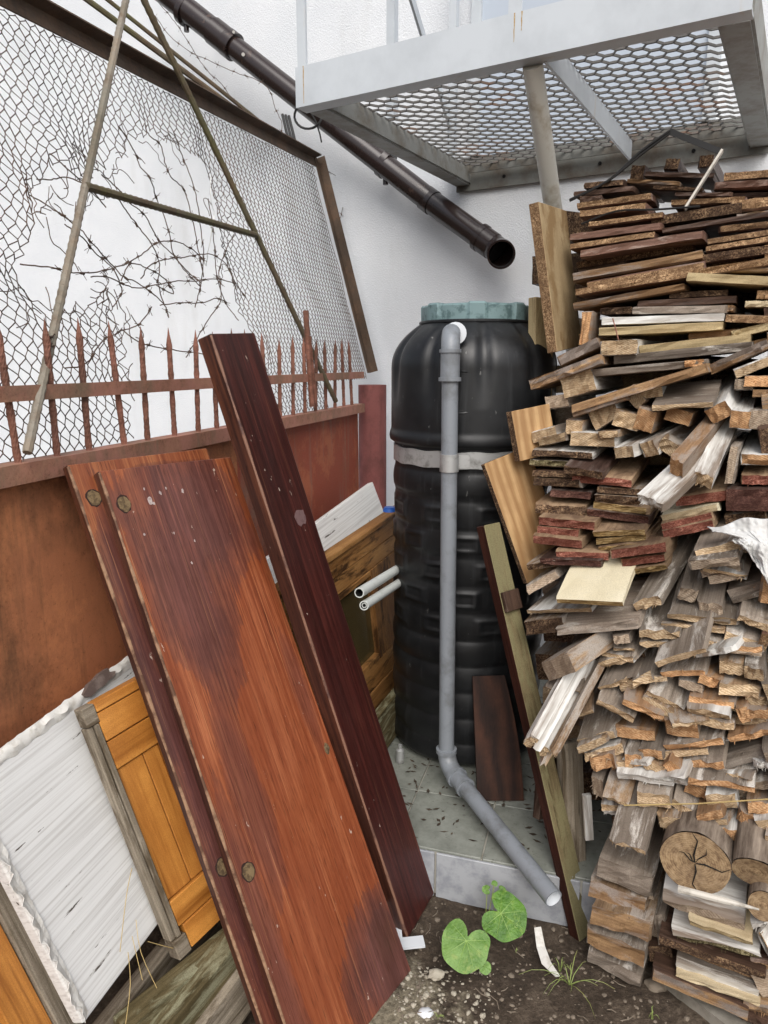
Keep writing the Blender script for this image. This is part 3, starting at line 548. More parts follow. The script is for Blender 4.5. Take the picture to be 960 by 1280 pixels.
def tangles(b):
    rg = random.Random(21)
    for _ in range(60):
        i = rg.randrange(len(HOLE_TZ)); f = rg.random(); a, c = HOLE_TZ[i - 1], HOLE_TZ[i]; T, z = a[0] + (c[0] - a[0]) * f, a[1] + (c[1] - a[1]) * f
        if z < 1.33: continue
        P = []; an = rg.uniform(0, 6.28); o = rg.uniform(-.02, .04)
        for q in range(rg.randint(5, 10)): P.append(leanp(T, max(z, 1.31), o)); an += rg.uniform(-.9, .9); T += math.cos(an) * .016; z += math.sin(an) * .016; o += rg.uniform(-.006, .006)
        b.tube(smoothpath(P, 2), .0012, 4)
TANG = tangles
def rebar(b, a, c, r=.0105, ribs=True):
    L = (c - a).length; n = int(L / .012) if ribs else 2; pts = [a + (c - a) * (i / n) for i in range(n + 1)]; b.tube(pts, [r * (1 + (.1 if i % 2 else -.04)) for i in range(n + 1)] if ribs else r, 8)
ppart('strut', 'rebar', lambda b: rebar(b, onS(34, 566, FS + .042), lean(160, -12, .075), .0098), True)
ppart('strut', 'rod_moss', lambda b: rebar(b, onS(420, 502, FS + .042), lean(176, -8, .075), .0105), True)
ppart('crossbar', 'rod_moss', lambda b: rebar(b, lean(108, 233, .07), lean(320, 294, .07), .0105), True)
ppart('tie_rod', 'rust_spike', lambda b: (rebar(b, onS(382, 388, FS + .02), onS(390, 508, FS + .02), .011), rebar(b, onS(386, 420, FS + .025), onS(394, 500, FS + .025), .009)), True)
ppart('wire_lashing', 'wire', lambda b: [b.tube([lean(62 + 6 * math.cos(a * .9 + j), 418 + j * 3 + 3 * math.sin(a * .9), .06 + .012 * math.sin(a)) for a in range(8)], .002, 4) for j in range(5)])
# long rods behind the frame
for i, (a, c) in enumerate((((96, -10), (326, 160)), ((120, -12), (322, 150)))):
    mb = MB(); rebar(mb, onN(a[0], a[1], 2.6 + .1 * i), onN(c[0], c[1], WN - .12 - .03 * i), .015 - .004 * i, False)
    tag(mb.build('metal_rod', 'rod_moss', smooth=True), ('thick mossy' if i == 0 else 'thinner dark') + ' metal rod slanting from the frame top to the wall', 'rod')
# barbed wire: each strand a thing
def smoothpath(P, k=4):
    out = []
    for i in range(len(P) - 1):
        p0, p1, p2, p3 = P[max(i - 1, 0)], P[i], P[i + 1], P[min(i + 2, len(P) - 1)]
        for j in range(k):
            t = j / k; out.append(.5 * ((2 * p1) + (p2 - p0) * t + (2 * p0 - 5 * p1 + 4 * p2 - p3) * t * t + (3 * p1 - p0 - 3 * p2 + p3) * t ** 3))
    return out + [P[-1]]
ppart('torn_wires', 'wire', TANG)['kind'] = 'stuff'
def barbed(pts, label, off=.02, place=None, barbs=True, name='barbed_wire', mat='wire', r=.0017):
    P = [(place or (lambda x, y: lean(x, y, off + random.uniform(-.03, .03))))(x, y) for x, y in pts]; P = smoothpath(P, 5)
    P = [p + V((random.uniform(-1, 1), random.uniform(-1, 1), random.uniform(-1, 1))) * .0015 for p in P]; mb = MB(); mb.tube(P, r, 5)
    if barbs:
        acc = 0
        for i in range(1, len(P)):
            acc += (P[i] - P[i - 1]).length
            if acc > .085:
                acc = random.uniform(-.02, .01)
                for _ in range(2):
                    d = V((random.uniform(-1, 1), random.uniform(-.5, .5), random.uniform(-1, 1))).normalized() * random.uniform(.012, .02); mb.tube([P[i] - d, P[i] + d], [.0007, .0009], 4)
                mb.tube([P[i] - (P[i] - P[i - 1]).normalized() * .006, P[i] + (P[i] - P[i - 1]).normalized() * .006], .0035, 5)
    tag(mb.build(name, mat), label, 'wire', 'barbed wire strands in the torn netting' if barbs else None)
def crop(ox, oy, s_, P): return [(ox + x / s_, oy + y / s_) for x, y in P]
LB = 'rusty barbed wire strand tangled across the torn hole in the netting'
for P in ([(550, 70), (620, 180), (640, 240), (690, 300), (720, 390), (770, 520), (800, 650), (860, 740), (920, 800)], [(670, 60), (690, 110), (740, 150), (760, 230), (790, 300), (850, 360), (880, 460), (900, 560), (920, 660), (940, 760)],
          [(800, 90), (840, 200), (890, 330), (915, 450), (930, 560), (940, 680), (925, 800), (900, 900)], [(545, 400), (580, 450), (630, 520), (700, 610), (735, 700), (730, 800), (760, 890), (780, 950)],
          [(470, 290), (540, 350), (600, 420), (670, 480), (730, 590), (800, 660), (870, 740), (930, 790)], [(130, 380), (220, 430), (290, 480), (370, 540), (430, 610), (520, 710), (570, 760), (640, 790), (720, 850), (760, 890)],
          [(90, 700), (220, 715), (340, 740), (430, 740), (520, 720), (600, 690), (650, 660), (735, 600), (820, 600), (880, 630), (940, 680)], [(420, 760), (500, 760), (580, 800), (650, 810), (730, 795), (820, 780), (900, 780), (1000, 770), (1080, 790)],
          [(650, 770), (690, 710), (760, 680), (850, 670), (960, 655), (1040, 700), (1080, 780), (1130, 850)], [(740, 890), (830, 880), (930, 880), (1000, 860), (1050, 880)], [(300, 520), (370, 570), (440, 650), (490, 690), (530, 740), (560, 830), (520, 900)],
          [(960, 400), (980, 520), (990, 640), (1000, 760), (1040, 880), (1100, 960)], [(1080, 560), (1040, 640), (1010, 740), (1020, 860), (960, 960), (900, 1060), (860, 1130)]):
    barbed(crop(0, 140, 3.69, P), LB)
for P in ([(560, 780), (600, 700), (680, 720), (760, 770), (800, 840), (720, 800)], [(300, 1180), (400, 1160), (470, 1060), (560, 1010), (640, 980), (700, 900)], [(560, 1000), (640, 1060), (760, 1090), (900, 1110), (1000, 1130)]):
    barbed(crop(0, 140, 3.69, P), LB)
barbed(crop(0, 140, 3.69, [(230, 190), (300, 250), (380, 320), (430, 370), (490, 440)]), 'straight thin tie wire crossing the left strut over the netting', name='tie_wire', barbs=False)
barbed(crop(0, 140, 3.69, [(170, 310), (250, 310), (300, 300), (390, 330)]), 'short bent tie wire twisted on the left strut', name='tie_wire', barbs=False)
barbed(crop(220, 180, 3.69, [(160, 140), (160, 250), (175, 330), (150, 480), (140, 560)]), 'thin pale loose wire hanging beside the crossbar end', name='tie_wire', barbs=False, mat='galv')
wp = lambda x, y: onN(x, y, WN - .35)
barbed(crop(180, 0, 4, [(60, 0), (130, 80), (190, 160), (270, 290), (330, 370), (380, 410), (440, 490), (510, 560), (560, 620)]), 'barbed wire strand stretched straight above the frame near the drainpipe', place=wp)
barbed(crop(180, 0, 4, [(0, 20), (70, 100), (130, 180), (240, 265), (320, 300), (400, 338), (480, 370), (560, 398), (610, 430), (640, 480), (655, 540), (690, 620), (680, 700)]), 'barbed wire strand sagging in a loose curve above the frame', place=wp)
barbed(crop(340, 120, 2.667, [(165, 240), (210, 265), (245, 310), (240, 350), (225, 420)]), 'short barbed wire end curling past the frame corner', place=lambda x, y: lean(x, y, .02))
# cable coil and bundle at the frame corner
mb = MB(); cc = (385, 145); mb.tube([onN(cc[0] + 17 * math.cos(a * .3), cc[1] + 16 * math.sin(a * .3), WN - .3 - .004 * (a % 5)) for a in range(0, 46)], .006, 6); mb.tube([onN(388, 140, WN - .3), onN(395, 152, WN - .3), onN(400, 168, WN - .3), onN(402, 178, WN - .3)], .004, 5)
tag(mb.build('cable_coil', 'black_cable', smooth=True), 'small coil of black cable hanging under the balcony corner', 'cable')
mb = MB()
for k in range(3): mb.tube([onN(353 + k * 4, 143 + k, WN - .33), onN(358 + k * 4, 165, WN - .36), onN(366 + k * 3, 190, WN - .4)], .007, 6)
tag(mb.build('cable_bundle', 'black_cable', smooth=True), 'bundle of short black cable ends tied to the frame top', 'cable')

# ------------------------------------------------------------------ tiled platform
plat = thing('tiled_platform', 'low tiled concrete platform step carrying the barrel', 'platform', ST(-.3, 1.747, 0))
TF = 1.747; ZP = .14; SL, SR = -.99, .12
mb = MB(); mb.box(ST((SL + SR) / 2, (TF + 3.3) / 2 + .006, ZP / 2 - .06), EP, EF, UP, SR - SL, 3.3 - TF, ZP + .11); mb.build('bed', 'grout', plat)
def tile(c, ax, ay, az, dx, dy, dz, mat):
    Mx = frame(c - ax * dx / 2 - ay * dy / 2 - az * dz / 2, ax, ay, az); slab('tile', mat, dx, dy, dz, Mx, plat, .0015, seg=1)
s0 = -.24 - .25 * 3
for i in range(6):
    a, b_ = max(s0 + i * .25, SL), min(s0 + (i + 1) * .25, SR)
    if b_ - a < .03: continue
    t0 = TF
    for t1 in (2.01, 2.27, 2.53, 2.79, 3.05, 3.3):
        jit = V((0, 0, random.uniform(-.001, .001))); tile(ST((a + b_) / 2, (t0 + t1) / 2, ZP) + jit, EP, EF, UP, b_ - a - .005, t1 - t0 - .005, .008, 'tile_top'); t0 = t1
for a, b_ in ((SL, -.77), (-.77, -.37), (-.37, .03), (.03, SR)):
    tile(ST((a + b_) / 2, TF - .002, ZP / 2 - .005), EP, UP, -EF, b_ - a - .006, ZP + .006, .008, 'tile_front')

# ------------------------------------------------------------------ things leaning on the fence
def board_frame(TL, TR, BL, along='v'):
    """frame with x down the board (v) or along it (u), y the other, z towards the yard"""
    u = (TR - TL); v = (BL - TL); W, L = u.length, v.length; u.normalize(); v = (v - u * v.dot(u)); v.normalize(); z = v.cross(u)
    if z.dot(CAM - TL) < 0: z = -z
    return u, v, z, W, L
def leaning(name, label, TL, TR, BL, th, face, edge, cat='board', W=None, L=None):
    u, v, z, w_, l_ = board_frame(TL, TR, BL); W = W or w_; L = L or l_
    Mx = frame(TL - z * th, v, u, v.cross(u)); sgn = 1 if v.cross(u).dot(z) > 0 else -1
    if sgn < 0: Mx = frame(TL, v, u, v.cross(u))
    o = slab(name, [face, edge], L, W, th, Mx, None, .0025, edge_side); tag(o, label, cat); return o, Mx, (u, v, z, W, L, sgn, th)
def disc_part(name, mat, par, Mx, x, y, z, r, h, irr=0.0, n=14, sx=1.0):
    mb = MB(); vs = []
    rs = [r * (1 + random.uniform(-irr, irr)) for _ in range(n)]
    for zz in (z, z + h): vs += [Mx @ V((x + math.cos(2 * math.pi * k / n) * rs[k] * sx, y + math.sin(2 * math.pi * k / n) * rs[k], zz)) for k in range(n)]
    mb.add(vs, [(k, (k + 1) % n, n + (k + 1) % n, n + k) for k in range(n)] + [tuple(range(n, 2 * n)), tuple(range(n - 1, -1, -1))]); return mb.build(name, mat, par)
A0, A1, A3 = V((-.631, 1.558, 1.264)), V((-.408, 1.887, 1.253)), V((-.154, 1.193, .006))
B0, B1, B3 = V((-.689, 1.536, 1.281)), V((-.466, 1.865, 1.279)), V((-.196, 1.205, .004))
oB, MxB, gB = leaning('wide_board', 'worn mahogany board half hidden behind another, leaning on the fence', B0, B1, B3, .022, 'mahogany_back', 'mahogany_edge')
oA, MxA, gA = leaning('wide_board', 'wide orange-brown mahogany board with dark purple stains leaning in front', A0, A1, A3, .024, 'mahogany_front', 'mahogany_edge')
for (o, Mx, g_) in ((oA, MxA, gA), (oB, MxB, gB)):
    zf = g_[6] if g_[5] > 0 else 0; hh = .0012 * (1 if g_[5] > 0 else -1)
    for (x, y) in ((.082, .035), (.93, .035)): kn = disc_part('knot', 'knot_rim', o, Mx, x, y, zf, .0185, hh * .5, .08, 18, sx=1.15); disc_part('plug', 'knot', kn, Mx, x + .001, y + .0008, zf, .0155, hh, .1, 18, sx=1.15)
disc_part('knot', 'knot', oA, MxA, .80, .375, gA[6] if gA[5] > 0 else 0, .009, .0012 * gA[5], .2, sx=1.5)
for (x, y, r_) in ((.07, .14, .003), (.085, .105, .005), (.092, .112, .003), (.075, .205, .0035), (.17, .14, .002), (.06, .16, .002), (.2, .19, .002), (.055, .1, .002), (.25, .16, .002), (.16, .06, .0025)):
    disc_part('paint_fleck', 'scuff', oA, MxA, x, y, gA[6] if gA[5] > 0 else 0, r_, .0007 * gA[5], .5, 9, 1.6)
def arris(o, Mx, g_, mat='worn', y=0.0):
    zf = g_[6] if g_[5] > 0 else 0; mb = MB(); N = 90; vs = []; L = g_[4]
    for i in range(N + 1):
        x = .004 + (L - .008) * i / N; wd = max(.0004, .0022 + .0028 * noise.noise(V((x * 14, y, L)))); e = .0006 * g_[5]
        vs += [Mx @ V((x, y + .0016, zf + e)), Mx @ V((x, y + .002 + wd, zf + e)), Mx @ V((x, y - .0007, zf - .002 * g_[5])), Mx @ V((x, y - .0007, zf - (.002 + wd) * g_[5]))]
    mb.add(vs, [(i * 4 + a, i * 4 + b, (i + 1) * 4 + b, (i + 1) * 4 + a) for i in range(N) for a, b in ((0, 1), (0, 2), (2, 3))]); mb.build('worn_edge', mat, o)
arris(oA, MxA, gA); arris(oB, MxB, gB)
D0, D1, D3 = V((-.423, 1.788, 1.568)), V((-.333, 1.962, 1.577)), V((.063, 1.616, 0))
oD, MxD, gD = leaning('plank', 'long narrow dark mahogany plank leaning across the fence spikes', D0, D1, D3, .045, 'mahogany_dark', 'mahogany_edge', W=.175)
arris(oD, MxD, gD, 'worn_dark')
disc_part('scuff_mark', 'scuff_dark', oD, MxD, .50, .12, gD[6] if gD[5] > 0 else 0, .022, .0007 * gD[5], .25)
# white painted board lying on its side against the fence
W0, W1, W3 = V((-.762, 1.151, .761)), V((-.053, 3.308, .949)), V((-.576, 1.134, .257))
u, v, z, WW, WL = board_frame(W0, W1, W3); zz = u.cross(v); MxW = frame(W0 + (z * -.03 if zz.dot(z) > 0 else V()), u, v, zz); sW = 1 if zz.dot(z) > 0 else -1
wb = slab('white_board', ['white_boards', 'white_boards'], WW, WL, .03, MxW, None, .004); tag(wb, 'long white painted board with peeling paint lying on edge against the fence', 'board')
WP, WNn = W0.copy(), z.copy(); Wu, Wv = u.copy(), v.copy()
# curled paint along its left edge and top
mb = MB(); N = 60; vs = []
for i in range(N + 1):
    f = i / N; y = .02 + f * (WL - .03); wd = .022 + .016 * noise.noise(V((f * 14, 0, 3))) + .01 * noise.noise(V((f * 50, 0, 9)))
    wd = max(.004, wd)
    if f < .1: wd *= f * 10
    for q in range(4):
        g_ = q / 3; vs.append(W0 + Wu * (.016 - wd * g_) + Wv * y + WNn * (.004 + .012 * g_ * g_ + .004 * noise.noise(V((f * 20, g_ * 2, 1)))))
mb.add(vs, [(i * 4 + q, i * 4 + q + 1, (i + 1) * 4 + q + 1, (i + 1) * 4 + q) for i in range(N) for q in range(3)])
po = mb.build('peeling_paint', 'paint_peel', wb); sm = po.modifiers.new('thick', 'SOLIDIFY'); sm.thickness = .001
mb = MB(); N = 120; vs = []
for i in range(N + 1):
    f = i / N; x = .03 + f * .75
    for q in range(5):
        g_ = q / 4; hgt = .004 + .005 * noise.noise(V((f * 35, 4, g_ * 3))); vs.append(W0 + Wu * x + Wv * (-.008 + g_ * .028 + .007 * noise.noise(V((f * 30, 1, g_)))) + WNn * (hgt * math.sin(g_ * math.pi) + .001))
mb.add(vs, [(i * 5 + q, i * 5 + q + 1, (i + 1) * 5 + q + 1, (i + 1) * 5 + q) for i in range(N) for q in range(4)]); mb.build('paint_roll', 'paint_peel', wb, smooth=True)
disc_part('bare_patch', 'peel_wood', wb, MxW, .36, .0, .03 if sW > 0 else 0, .016, .012 * sW, .3, sx=3)
# orange panel shutters
def shutter(name, label, TL, u, v, z, LU, LV, th=.034, near=True):
    """u along, v down, z to the yard, TL on the yard face"""
    t = thing(name, label, 'shutter', TL + v * LV); 
    def P(nm, mat, x0, x1, y0, y1, z0, z1, par=None, grain='u', bev=.002):
        if grain == 'u': Mx = frame(TL + u * x0 + v * y0 + z * (z0 if u.cross(v).dot(z) > 0 else z1), u, v, u.cross(v)); return slab(nm, mat, x1 - x0, y1 - y0, z1 - z0, Mx, par or t, bev, seg=1)
        Mx = frame(TL + u * x0 + v * y0 + z * (z0 if v.cross(u).dot(z) > 0 else z1), v, u, v.cross(u)); return slab(nm, mat, y1 - y0, x1 - x0, z1 - z0, Mx, par or t, bev, seg=1)
    return t, P
def orient(TL, TR, BL):
    u, v, z, a, b = board_frame(TL, TR, BL); return u, v, z, a, b
N0_, N1_, N3_ = V((-.634, 1.368, .789)), V((-.433, 1.650, .832)), V((-.498, 1.371, .138)); N3_ = CAM + (N3_ - CAM) * .945
u, v, z, a, LV = orient(N0_, N1_, N3_); LU = .36
t, P = shutter('panel_shutter', 'orange varnished pine shutter with weathered grey edge leaning on the white board', N0_, u, v, z, LU, LV)
P('weathered_edge', 'weathered', 0, .013, .045, LV - .045, -.032, -.002, grain='v'); P('edge_strip', 'weathered', .014, .026, .044, LV - .045, -.032, .003, grain='v'); P('end_block', 'weathered', 0, .03, .0, .043, -.03, .003); P('end_block', 'weathered', .0, .034, LV - .044, LV, -.032, .006)
P('rail', 'pine_u', .0305, LU, 0, .022, -.03, .004); P('rail', 'pine_u', .0275, LU, .0245, .088, -.03, .002); P('rail', 'pine_u', .0275, LU, .091, .155, -.03, .0)
P('backing', 'weathered', .027, LU, .001, LV - .004, -.034, -.0305)
P('panel', 'pine_v', .0275, .094, .158, LV - .126, -.03, -.006, grain='v'); P('panel', 'pine_v', .0955, .135, .158, LV - .126, -.03, -.0065, grain='v'); P('panel', 'pine_v', .165, LU, .158, LV - .126, -.03, -.006, grain='v')
P('moulding', 'pine_v', .1375, .164, .145, LV - .09, -.03, .008, grain='v', bev=.006)
P('rail', 'pine_u', .0275, LU, LV - .123, LV - .062, -.03, .001); P('rail', 'pine_u', .036, LU, LV - .06, LV - .002, -.03, .003)
near_t = t
# second shutter behind the white board, its end showing at the far left
off = WP - WNn * .05; TL2 = onP(-36, 1075, off, WNn); u2, v2 = Wu, Wv; LV2 = .42
t, P = shutter('panel_shutter', 'orange pine shutter with grey stile tucked behind the white board', TL2, Wu, Wv, WNn, .6, LV2)
P('weathered_edge', 'weathered', 0, .03, 0, LV2, -.03, .002, grain='v'); P('stile', 'weathered', .031, .06, 0, LV2, -.03, .004, grain='v')
P('panel', 'pine_v', .061, .2, .16, LV2, -.03, -.003, grain='v'); P('panel', 'pine_v', .2015, .6, .16, LV2, -.03, -.003, grain='v'); P('rail', 'pine_u', .061, .6, .0, .075, -.03, .001); P('rail', 'pine_u', .061, .6, .077, .158, -.03, -.001); P('batten', 'pine_v', -.07, -.002, .1, LV2, -.03, -.006, grain='v')
# window sash further along
F0, F1, F3 = V((-.314, 1.983, .847)), V((.092, 2.858, .936)), V((-.243, 2.021, .141))
u, v, z, LU, LV = orient(F0, F1, F3)
t, P = shutter('window_sash', 'brown wooden window sash with dirty glass lying against the fence beside the barrel', F0, u, v, z, LU, LV)
t['category'] = 'window'
P('top_edge', 'sash_u', 0, LU, 0, .018, -.04, .012); P('rail', 'sash_u', 0, LU, .02, .085, -.035, .004); P('rail', 'sash_u', 0, LU, .087, .15, -.035, .002); P('rail', 'sash_u', 0, LU, LV - .2, LV - .11, -.035, .002); P('rail', 'sash_u', 0, LU, LV - .108, LV, -.035, .004)
P('stile', 'sash_v', 0, .12, .152, LV - .202, -.035, .003, grain='v'); P('stile', 'sash_v', LU - .36, LU - .02, .152, LV - .202, -.035, .003, grain='v')
P('bead', 'sash_v', LU - .385, LU - .361, .152, LV - .202, -.03, .006, grain='v'); P('bead', 'sash_u', .121, LU - .386, LV - .226, LV - .203, -.03, .006); P('bead', 'sash_u', .121, LU - .386, .1525, .172, -.03, .006)
gp = P('glass_pane', 'glass_dirty', .121, LU - .386, .173, LV - .227, -.02, -.016, bev=0)
P('back_sheet', 'sash_u', .1, LU - .3, .16, LV - .21, -.06, -.05, bev=0)
# weathered frame lying under the shutter
def loose(name, label, a, b, wd, ht, mat, cat='timber', up=UP, group=None, bev=.004):
    a, b = V(a), V(b); x = (b - a); L = x.length; x.normalize(); y = up.cross(x).normalized(); zv = x.cross(y); Mx = frame(a - y * wd / 2 - zv * ht / 2, x, y, zv); o = slab(name, mat, L, wd, ht, Mx, None, bev); tag(o, label, cat, group); return o
nz = (N0_ - V((0, 0, 0))); u, v, z, a, LVn = orient(N0_, N1_, N3_)
q0 = onP(150, 1290, N3_ + z * .02, z); q1 = onP(232, 1222, N3_ + z * .02, z)
loose('weathered_beam', 'dark weathered squared timber under the shutter corner', q0, q1 + (q1 - q0) * 2.2, .05, .045, 'weathered_green')
q0 = onP(196, 1290, N3_ + z * .05, z); q1 = onP(292, 1182, N3_ + z * .05, z)
loose('mossy_beam', 'greenish mossy short timber below the orange shutter', q0 + V((0, 0, -.02)), q1 + (q1 - q0) * .5, .055, .075, 'weathered_green')
q0 = onP(238, 1310, N3_ + z * .06, z); q1 = onP(318, 1210, N3_ + z * .06, z)
loose('weathered_beam', 'brown lichen-spotted plank at the foot of the mahogany boards', q0 + V((0, 0, -.03)), q1 + (q1 - q0) * .6, .03, .12, 'weathered')
loose('mossy_beam', 'low brown plank lying on the soil against the fence', ST(-.92, .75, .08), ST(-.88, 1.7, .09), .04, .16, 'weathered', up=UP)
loose('mossy_beam', 'wet dark plank on edge below the window sash', ST(-.70, 1.76, .235), ST(-.62, 2.8, .235), .03, .17, 'weathered_green')

# ------------------------------------------------------------------ barrel
bc = V((.300, 2.44, ZP + .01)); BH = 1.475
barrel = thing('barrel', 'tall black plastic water barrel with teal screw lid and metal strap', 'barrel', bc)
NS, NR = 180, 260; vs = []
def brad(zf, a):
    z_ = zf * BH
    r = .262
    if z_ < .03: r = .235 + .027 * math.sin(z_ / .03 * math.pi / 2)
    top = 1.085
    if z_ > top:
        f = (z_ - top) / (BH - top); r = .275
        if f > .62: g_ = (f - .62) / .38; r = .275 - .1 * g_ ** 2.3
        # eight long hollows in the shoulder
        k = 10; ph = (a * k / (2 * math.pi)) % 1; d = abs(ph - .5) * 2
        wd = max(0, 1 - d / .42); hf = max(0, min(1, (f - .32) / .3)) * max(0, min(1, (1.02 - f) / .12)); r -= .013 * hf * (wd * wd * (3 - 2 * wd))
        if f < .12: r = .275 + .006 * math.sin(f / .12 * math.pi)
        if f < .02: r -= .006
    elif z_ > 1.02: r = .262
    else:
        pz = .092; q = (z_ / pz) % 1; row = int(z_ / pz)
        r += .0045 * math.sin(q * math.pi) ** .5 - .003
        if z_ > .45 and (z_ < .94):
            ph = (a * 9 / (2 * math.pi) + (.5 if row % 2 else 0)) % 1; e = max(abs(ph - .5) * 2 / .62, abs(q - .5) * 2 / .68)
            if e < 1: r += .0055 * min(1, (1 - e) * 4)
            if e < .62: r -= .005 * min(1, (.62 - e) * 6)
        else: r += .004 * math.sin(q * math.pi)
    return r
for j in range(NR + 1):
    for k in range(NS):
        a = 2 * math.pi * k / NS; r = brad(j / NR, a); vs.append(bc + V((math.cos(a) * r, math.sin(a) * r, j / NR * BH)))
mb = MB(); mb.add(vs, [(j * NS + k, j * NS + (k + 1) % NS, (j + 1) * NS + (k + 1) % NS, (j + 1) * NS + k) for j in range(NR) for k in range(NS)] + [tuple(NR * NS + k for k in range(NS)), tuple(range(NS - 1, -1, -1))])
o = mb.build('body', 'black_plastic', barrel); o.data.polygons.foreach_set('use_smooth', [True] * len(o.data.polygons))
# lid
K = 120; vs = []; prof = [(.165, .0), (.172, .004), (.173, .048), (.168, .054), (.15, .056), (.14, .05), (.0, .05)]
for (r, h) in prof:
    for k in range(K):
        a = 2 * math.pi * k / K; ph = (a * 7 / (2 * math.pi)) % 1; bmp = .007 if ph < .32 else 0; rr = r + (bmp if r > .16 else 0); vs.append(bc + V((math.cos(a) * rr, math.sin(a) * rr, BH + h + (.004 if ph < .32 and .045 < h and r > .16 else 0))))
mb = MB(); mb.add(vs, [(j * K + k, j * K + (k + 1) % K, (j + 1) * K + (k + 1) % K, (j + 1) * K + k) for j in range(len(prof) - 1) for k in range(K)]); mb.build('lid', 'lid_teal', barrel, smooth=True)
mb = MB(); mb.tube([bc + V((math.cos(2 * math.pi * k / 48) * .178, math.sin(2 * math.pi * k / 48) * .178, BH)) for k in range(49)], .006, 8, cap=False); mb.build('rim', 'black_plastic', barrel, smooth=True)
toC = (V((0, 0, 0)) - V((bc.x, bc.y, 0))).normalized(); tside = V((-toC.y, toC.x, 0))
# strap
zs_ = 1.03 - .06 + ZP; zst = 1.056
mb = MB(); K = 96; vs = []
for (r, h) in ((.262, -.026), (.267, -.026), (.267, .026), (.262, .026)):
    vs += [bc + V((math.cos(2 * math.pi * k / K) * r, math.sin(2 * math.pi * k / K) * r, zst + h - .005 + .002 * math.sin(k))) for k in range(K)]
mb.add(vs, [(j * K + k, j * K + (k + 1) % K, ((j + 1) % 4) * K + (k + 1) % K, ((j + 1) % 4) * K + k) for j in range(4) for k in range(K)]); mb.build('strap', 'galv', barrel, smooth=True)
zst_w = bc.z + zst
# round maker's boss
em = bc + toC * .0 + UP * (BH - .23)
ang_e = math.atan2(toC.y, toC.x) + R(-7)
mb = MB(); ed = V((math.cos(ang_e), math.sin(ang_e), 0)); es = V((-ed.y, ed.x, 0)); ec = bc + ed * .274 + UP * (BH - .215)
for rr in (.062, .054): mb.tube([ec + es * math.cos(2 * math.pi * k / 40) * rr + UP * math.sin(2 * math.pi * k / 40) * rr - ed * (.03 * (math.cos(2 * math.pi * k / 40) * rr / .062) ** 2) for k in range(41)], .0035 if rr > .06 else .0015, 6, cap=False)
mb.build('boss_ring', 'black_plastic', barrel, smooth=True)
for (x, y) in ((612, 523), (506, 640)):
    pass
# ------------------------------------------------------------------ grey drain pipe
gp_ = thing('drain_pipe', 'grey plastic drain pipe running down the barrel front and out over the platform', 'pipe', atZ(558, 960, ZP))
rp = .0245; g_top = atY(563, 440, 2.115); g_bot = atY(558, 940, 2.09); g_el = atY(566, 975, 2.04); g_end = V((.432, 1.57, .163))
def gt(name, pts, r, mat='pvc_grey', n=24): mb = MB(); mb.tube(pts, r, n); return mb.build(name, mat, gp_, smooth=True)
gt('riser', [g_top + V((0, 0, -.03)), g_bot], rp)
g_in = V((bc.x, bc.y, g_top.z + .04)) + toC * .2; e0 = g_top + V((0, 0, .0))
pts = []
for i in range(9): f = i / 8; a = f * math.pi / 2; d_in = V((.12, .99, 0)); pts.append(e0 + d_in * .06 * (1 - math.cos(a)) + UP * .055 * math.sin(a))
gt('inlet_elbow', pts + [pts[-1] + d_in * .12], .0275); gt('coupling', [e0 + V((0, 0, -.075)), e0 + V((0, 0, .005))], .0285); gt('coupling_ring', [e0 + V((0, 0, -.083)), e0 + V((0, 0, -.072))], .0335); gt('coupling_ring', [e0 + V((0, 0, -.002)), e0 + V((0, 0, .008))], .032)
mb = MB(); mb.tube([pts[-1] + d_in * .004 + V((.012, 0, 0)), V((.012, 0, 0)) + pts[-1] + d_in * .012], .033, 20); mb.build('sealant', 'pvc_in', gp_, smooth=True)
clampz = zst_w; cf = (clampz - g_bot.z) / (g_top.z - g_bot.z); cp = g_bot + (g_top - g_bot) * cf
gt('clamp', [cp - UP * .026, cp + UP * .026], .0285, 'galv')
mb = MB(); pc = cp + tside * 0 + V((.045, .02, .0)); mb.box(pc, V((1, 0, 0)), V((0, 1, 0)), UP, .036, .004, .042); mb.build('clamp_plate', 'galv', gp_)
dr = (g_end - g_el).normalized()
e_pts = [g_bot + V((0, 0, .01))]; dcur = V((0, 0, -1))
for i in range(1, 9): d = dcur.lerp(dr, i / 8).normalized(); e_pts.append(e_pts[-1] + d * .0125)
gt('foot_elbow', e_pts, .029); shift = e_pts[-1]
dr = (g_end - shift).normalized(); gt('coupling_ring', [g_bot + V((0, 0, .0)), g_bot + V((0, 0, .013))], .0335); gt('coupling_ring', [shift - dr * .005, shift + dr * .008], .034); gt('coupling', [shift, shift + dr * .055], .0285); gt('coupling_ring', [shift + dr * .05, shift + dr * .058], .0315)
mb = MB(); mb.pipe(shift + dr * .05, g_end, rp, rp - .003, 28, 0, 1); mb.build('outlet', ['pvc_grey', 'pvc_in'], gp_, smooth=True)
# white conduits
for (a, c, r_, lab) in (((449, 741), (520, 697), .0155, 'upper white plastic conduit pipe poking out beside the barrel'), ((455, 757), (524, 712), .0145, 'lower white conduit pipe with a second tube inside it')):
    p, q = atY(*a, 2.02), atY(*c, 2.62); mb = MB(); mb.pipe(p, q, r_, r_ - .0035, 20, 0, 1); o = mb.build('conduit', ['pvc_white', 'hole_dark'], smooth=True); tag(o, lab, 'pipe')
    if 'lower' in lab: mb = MB(); d = (q - p).normalized(); mb.pipe(p + d * .002, q, .008, .0055, 16, 0, 1); mb.build('inner_tube', ['pvc_white', 'hole_dark'], o, smooth=True)
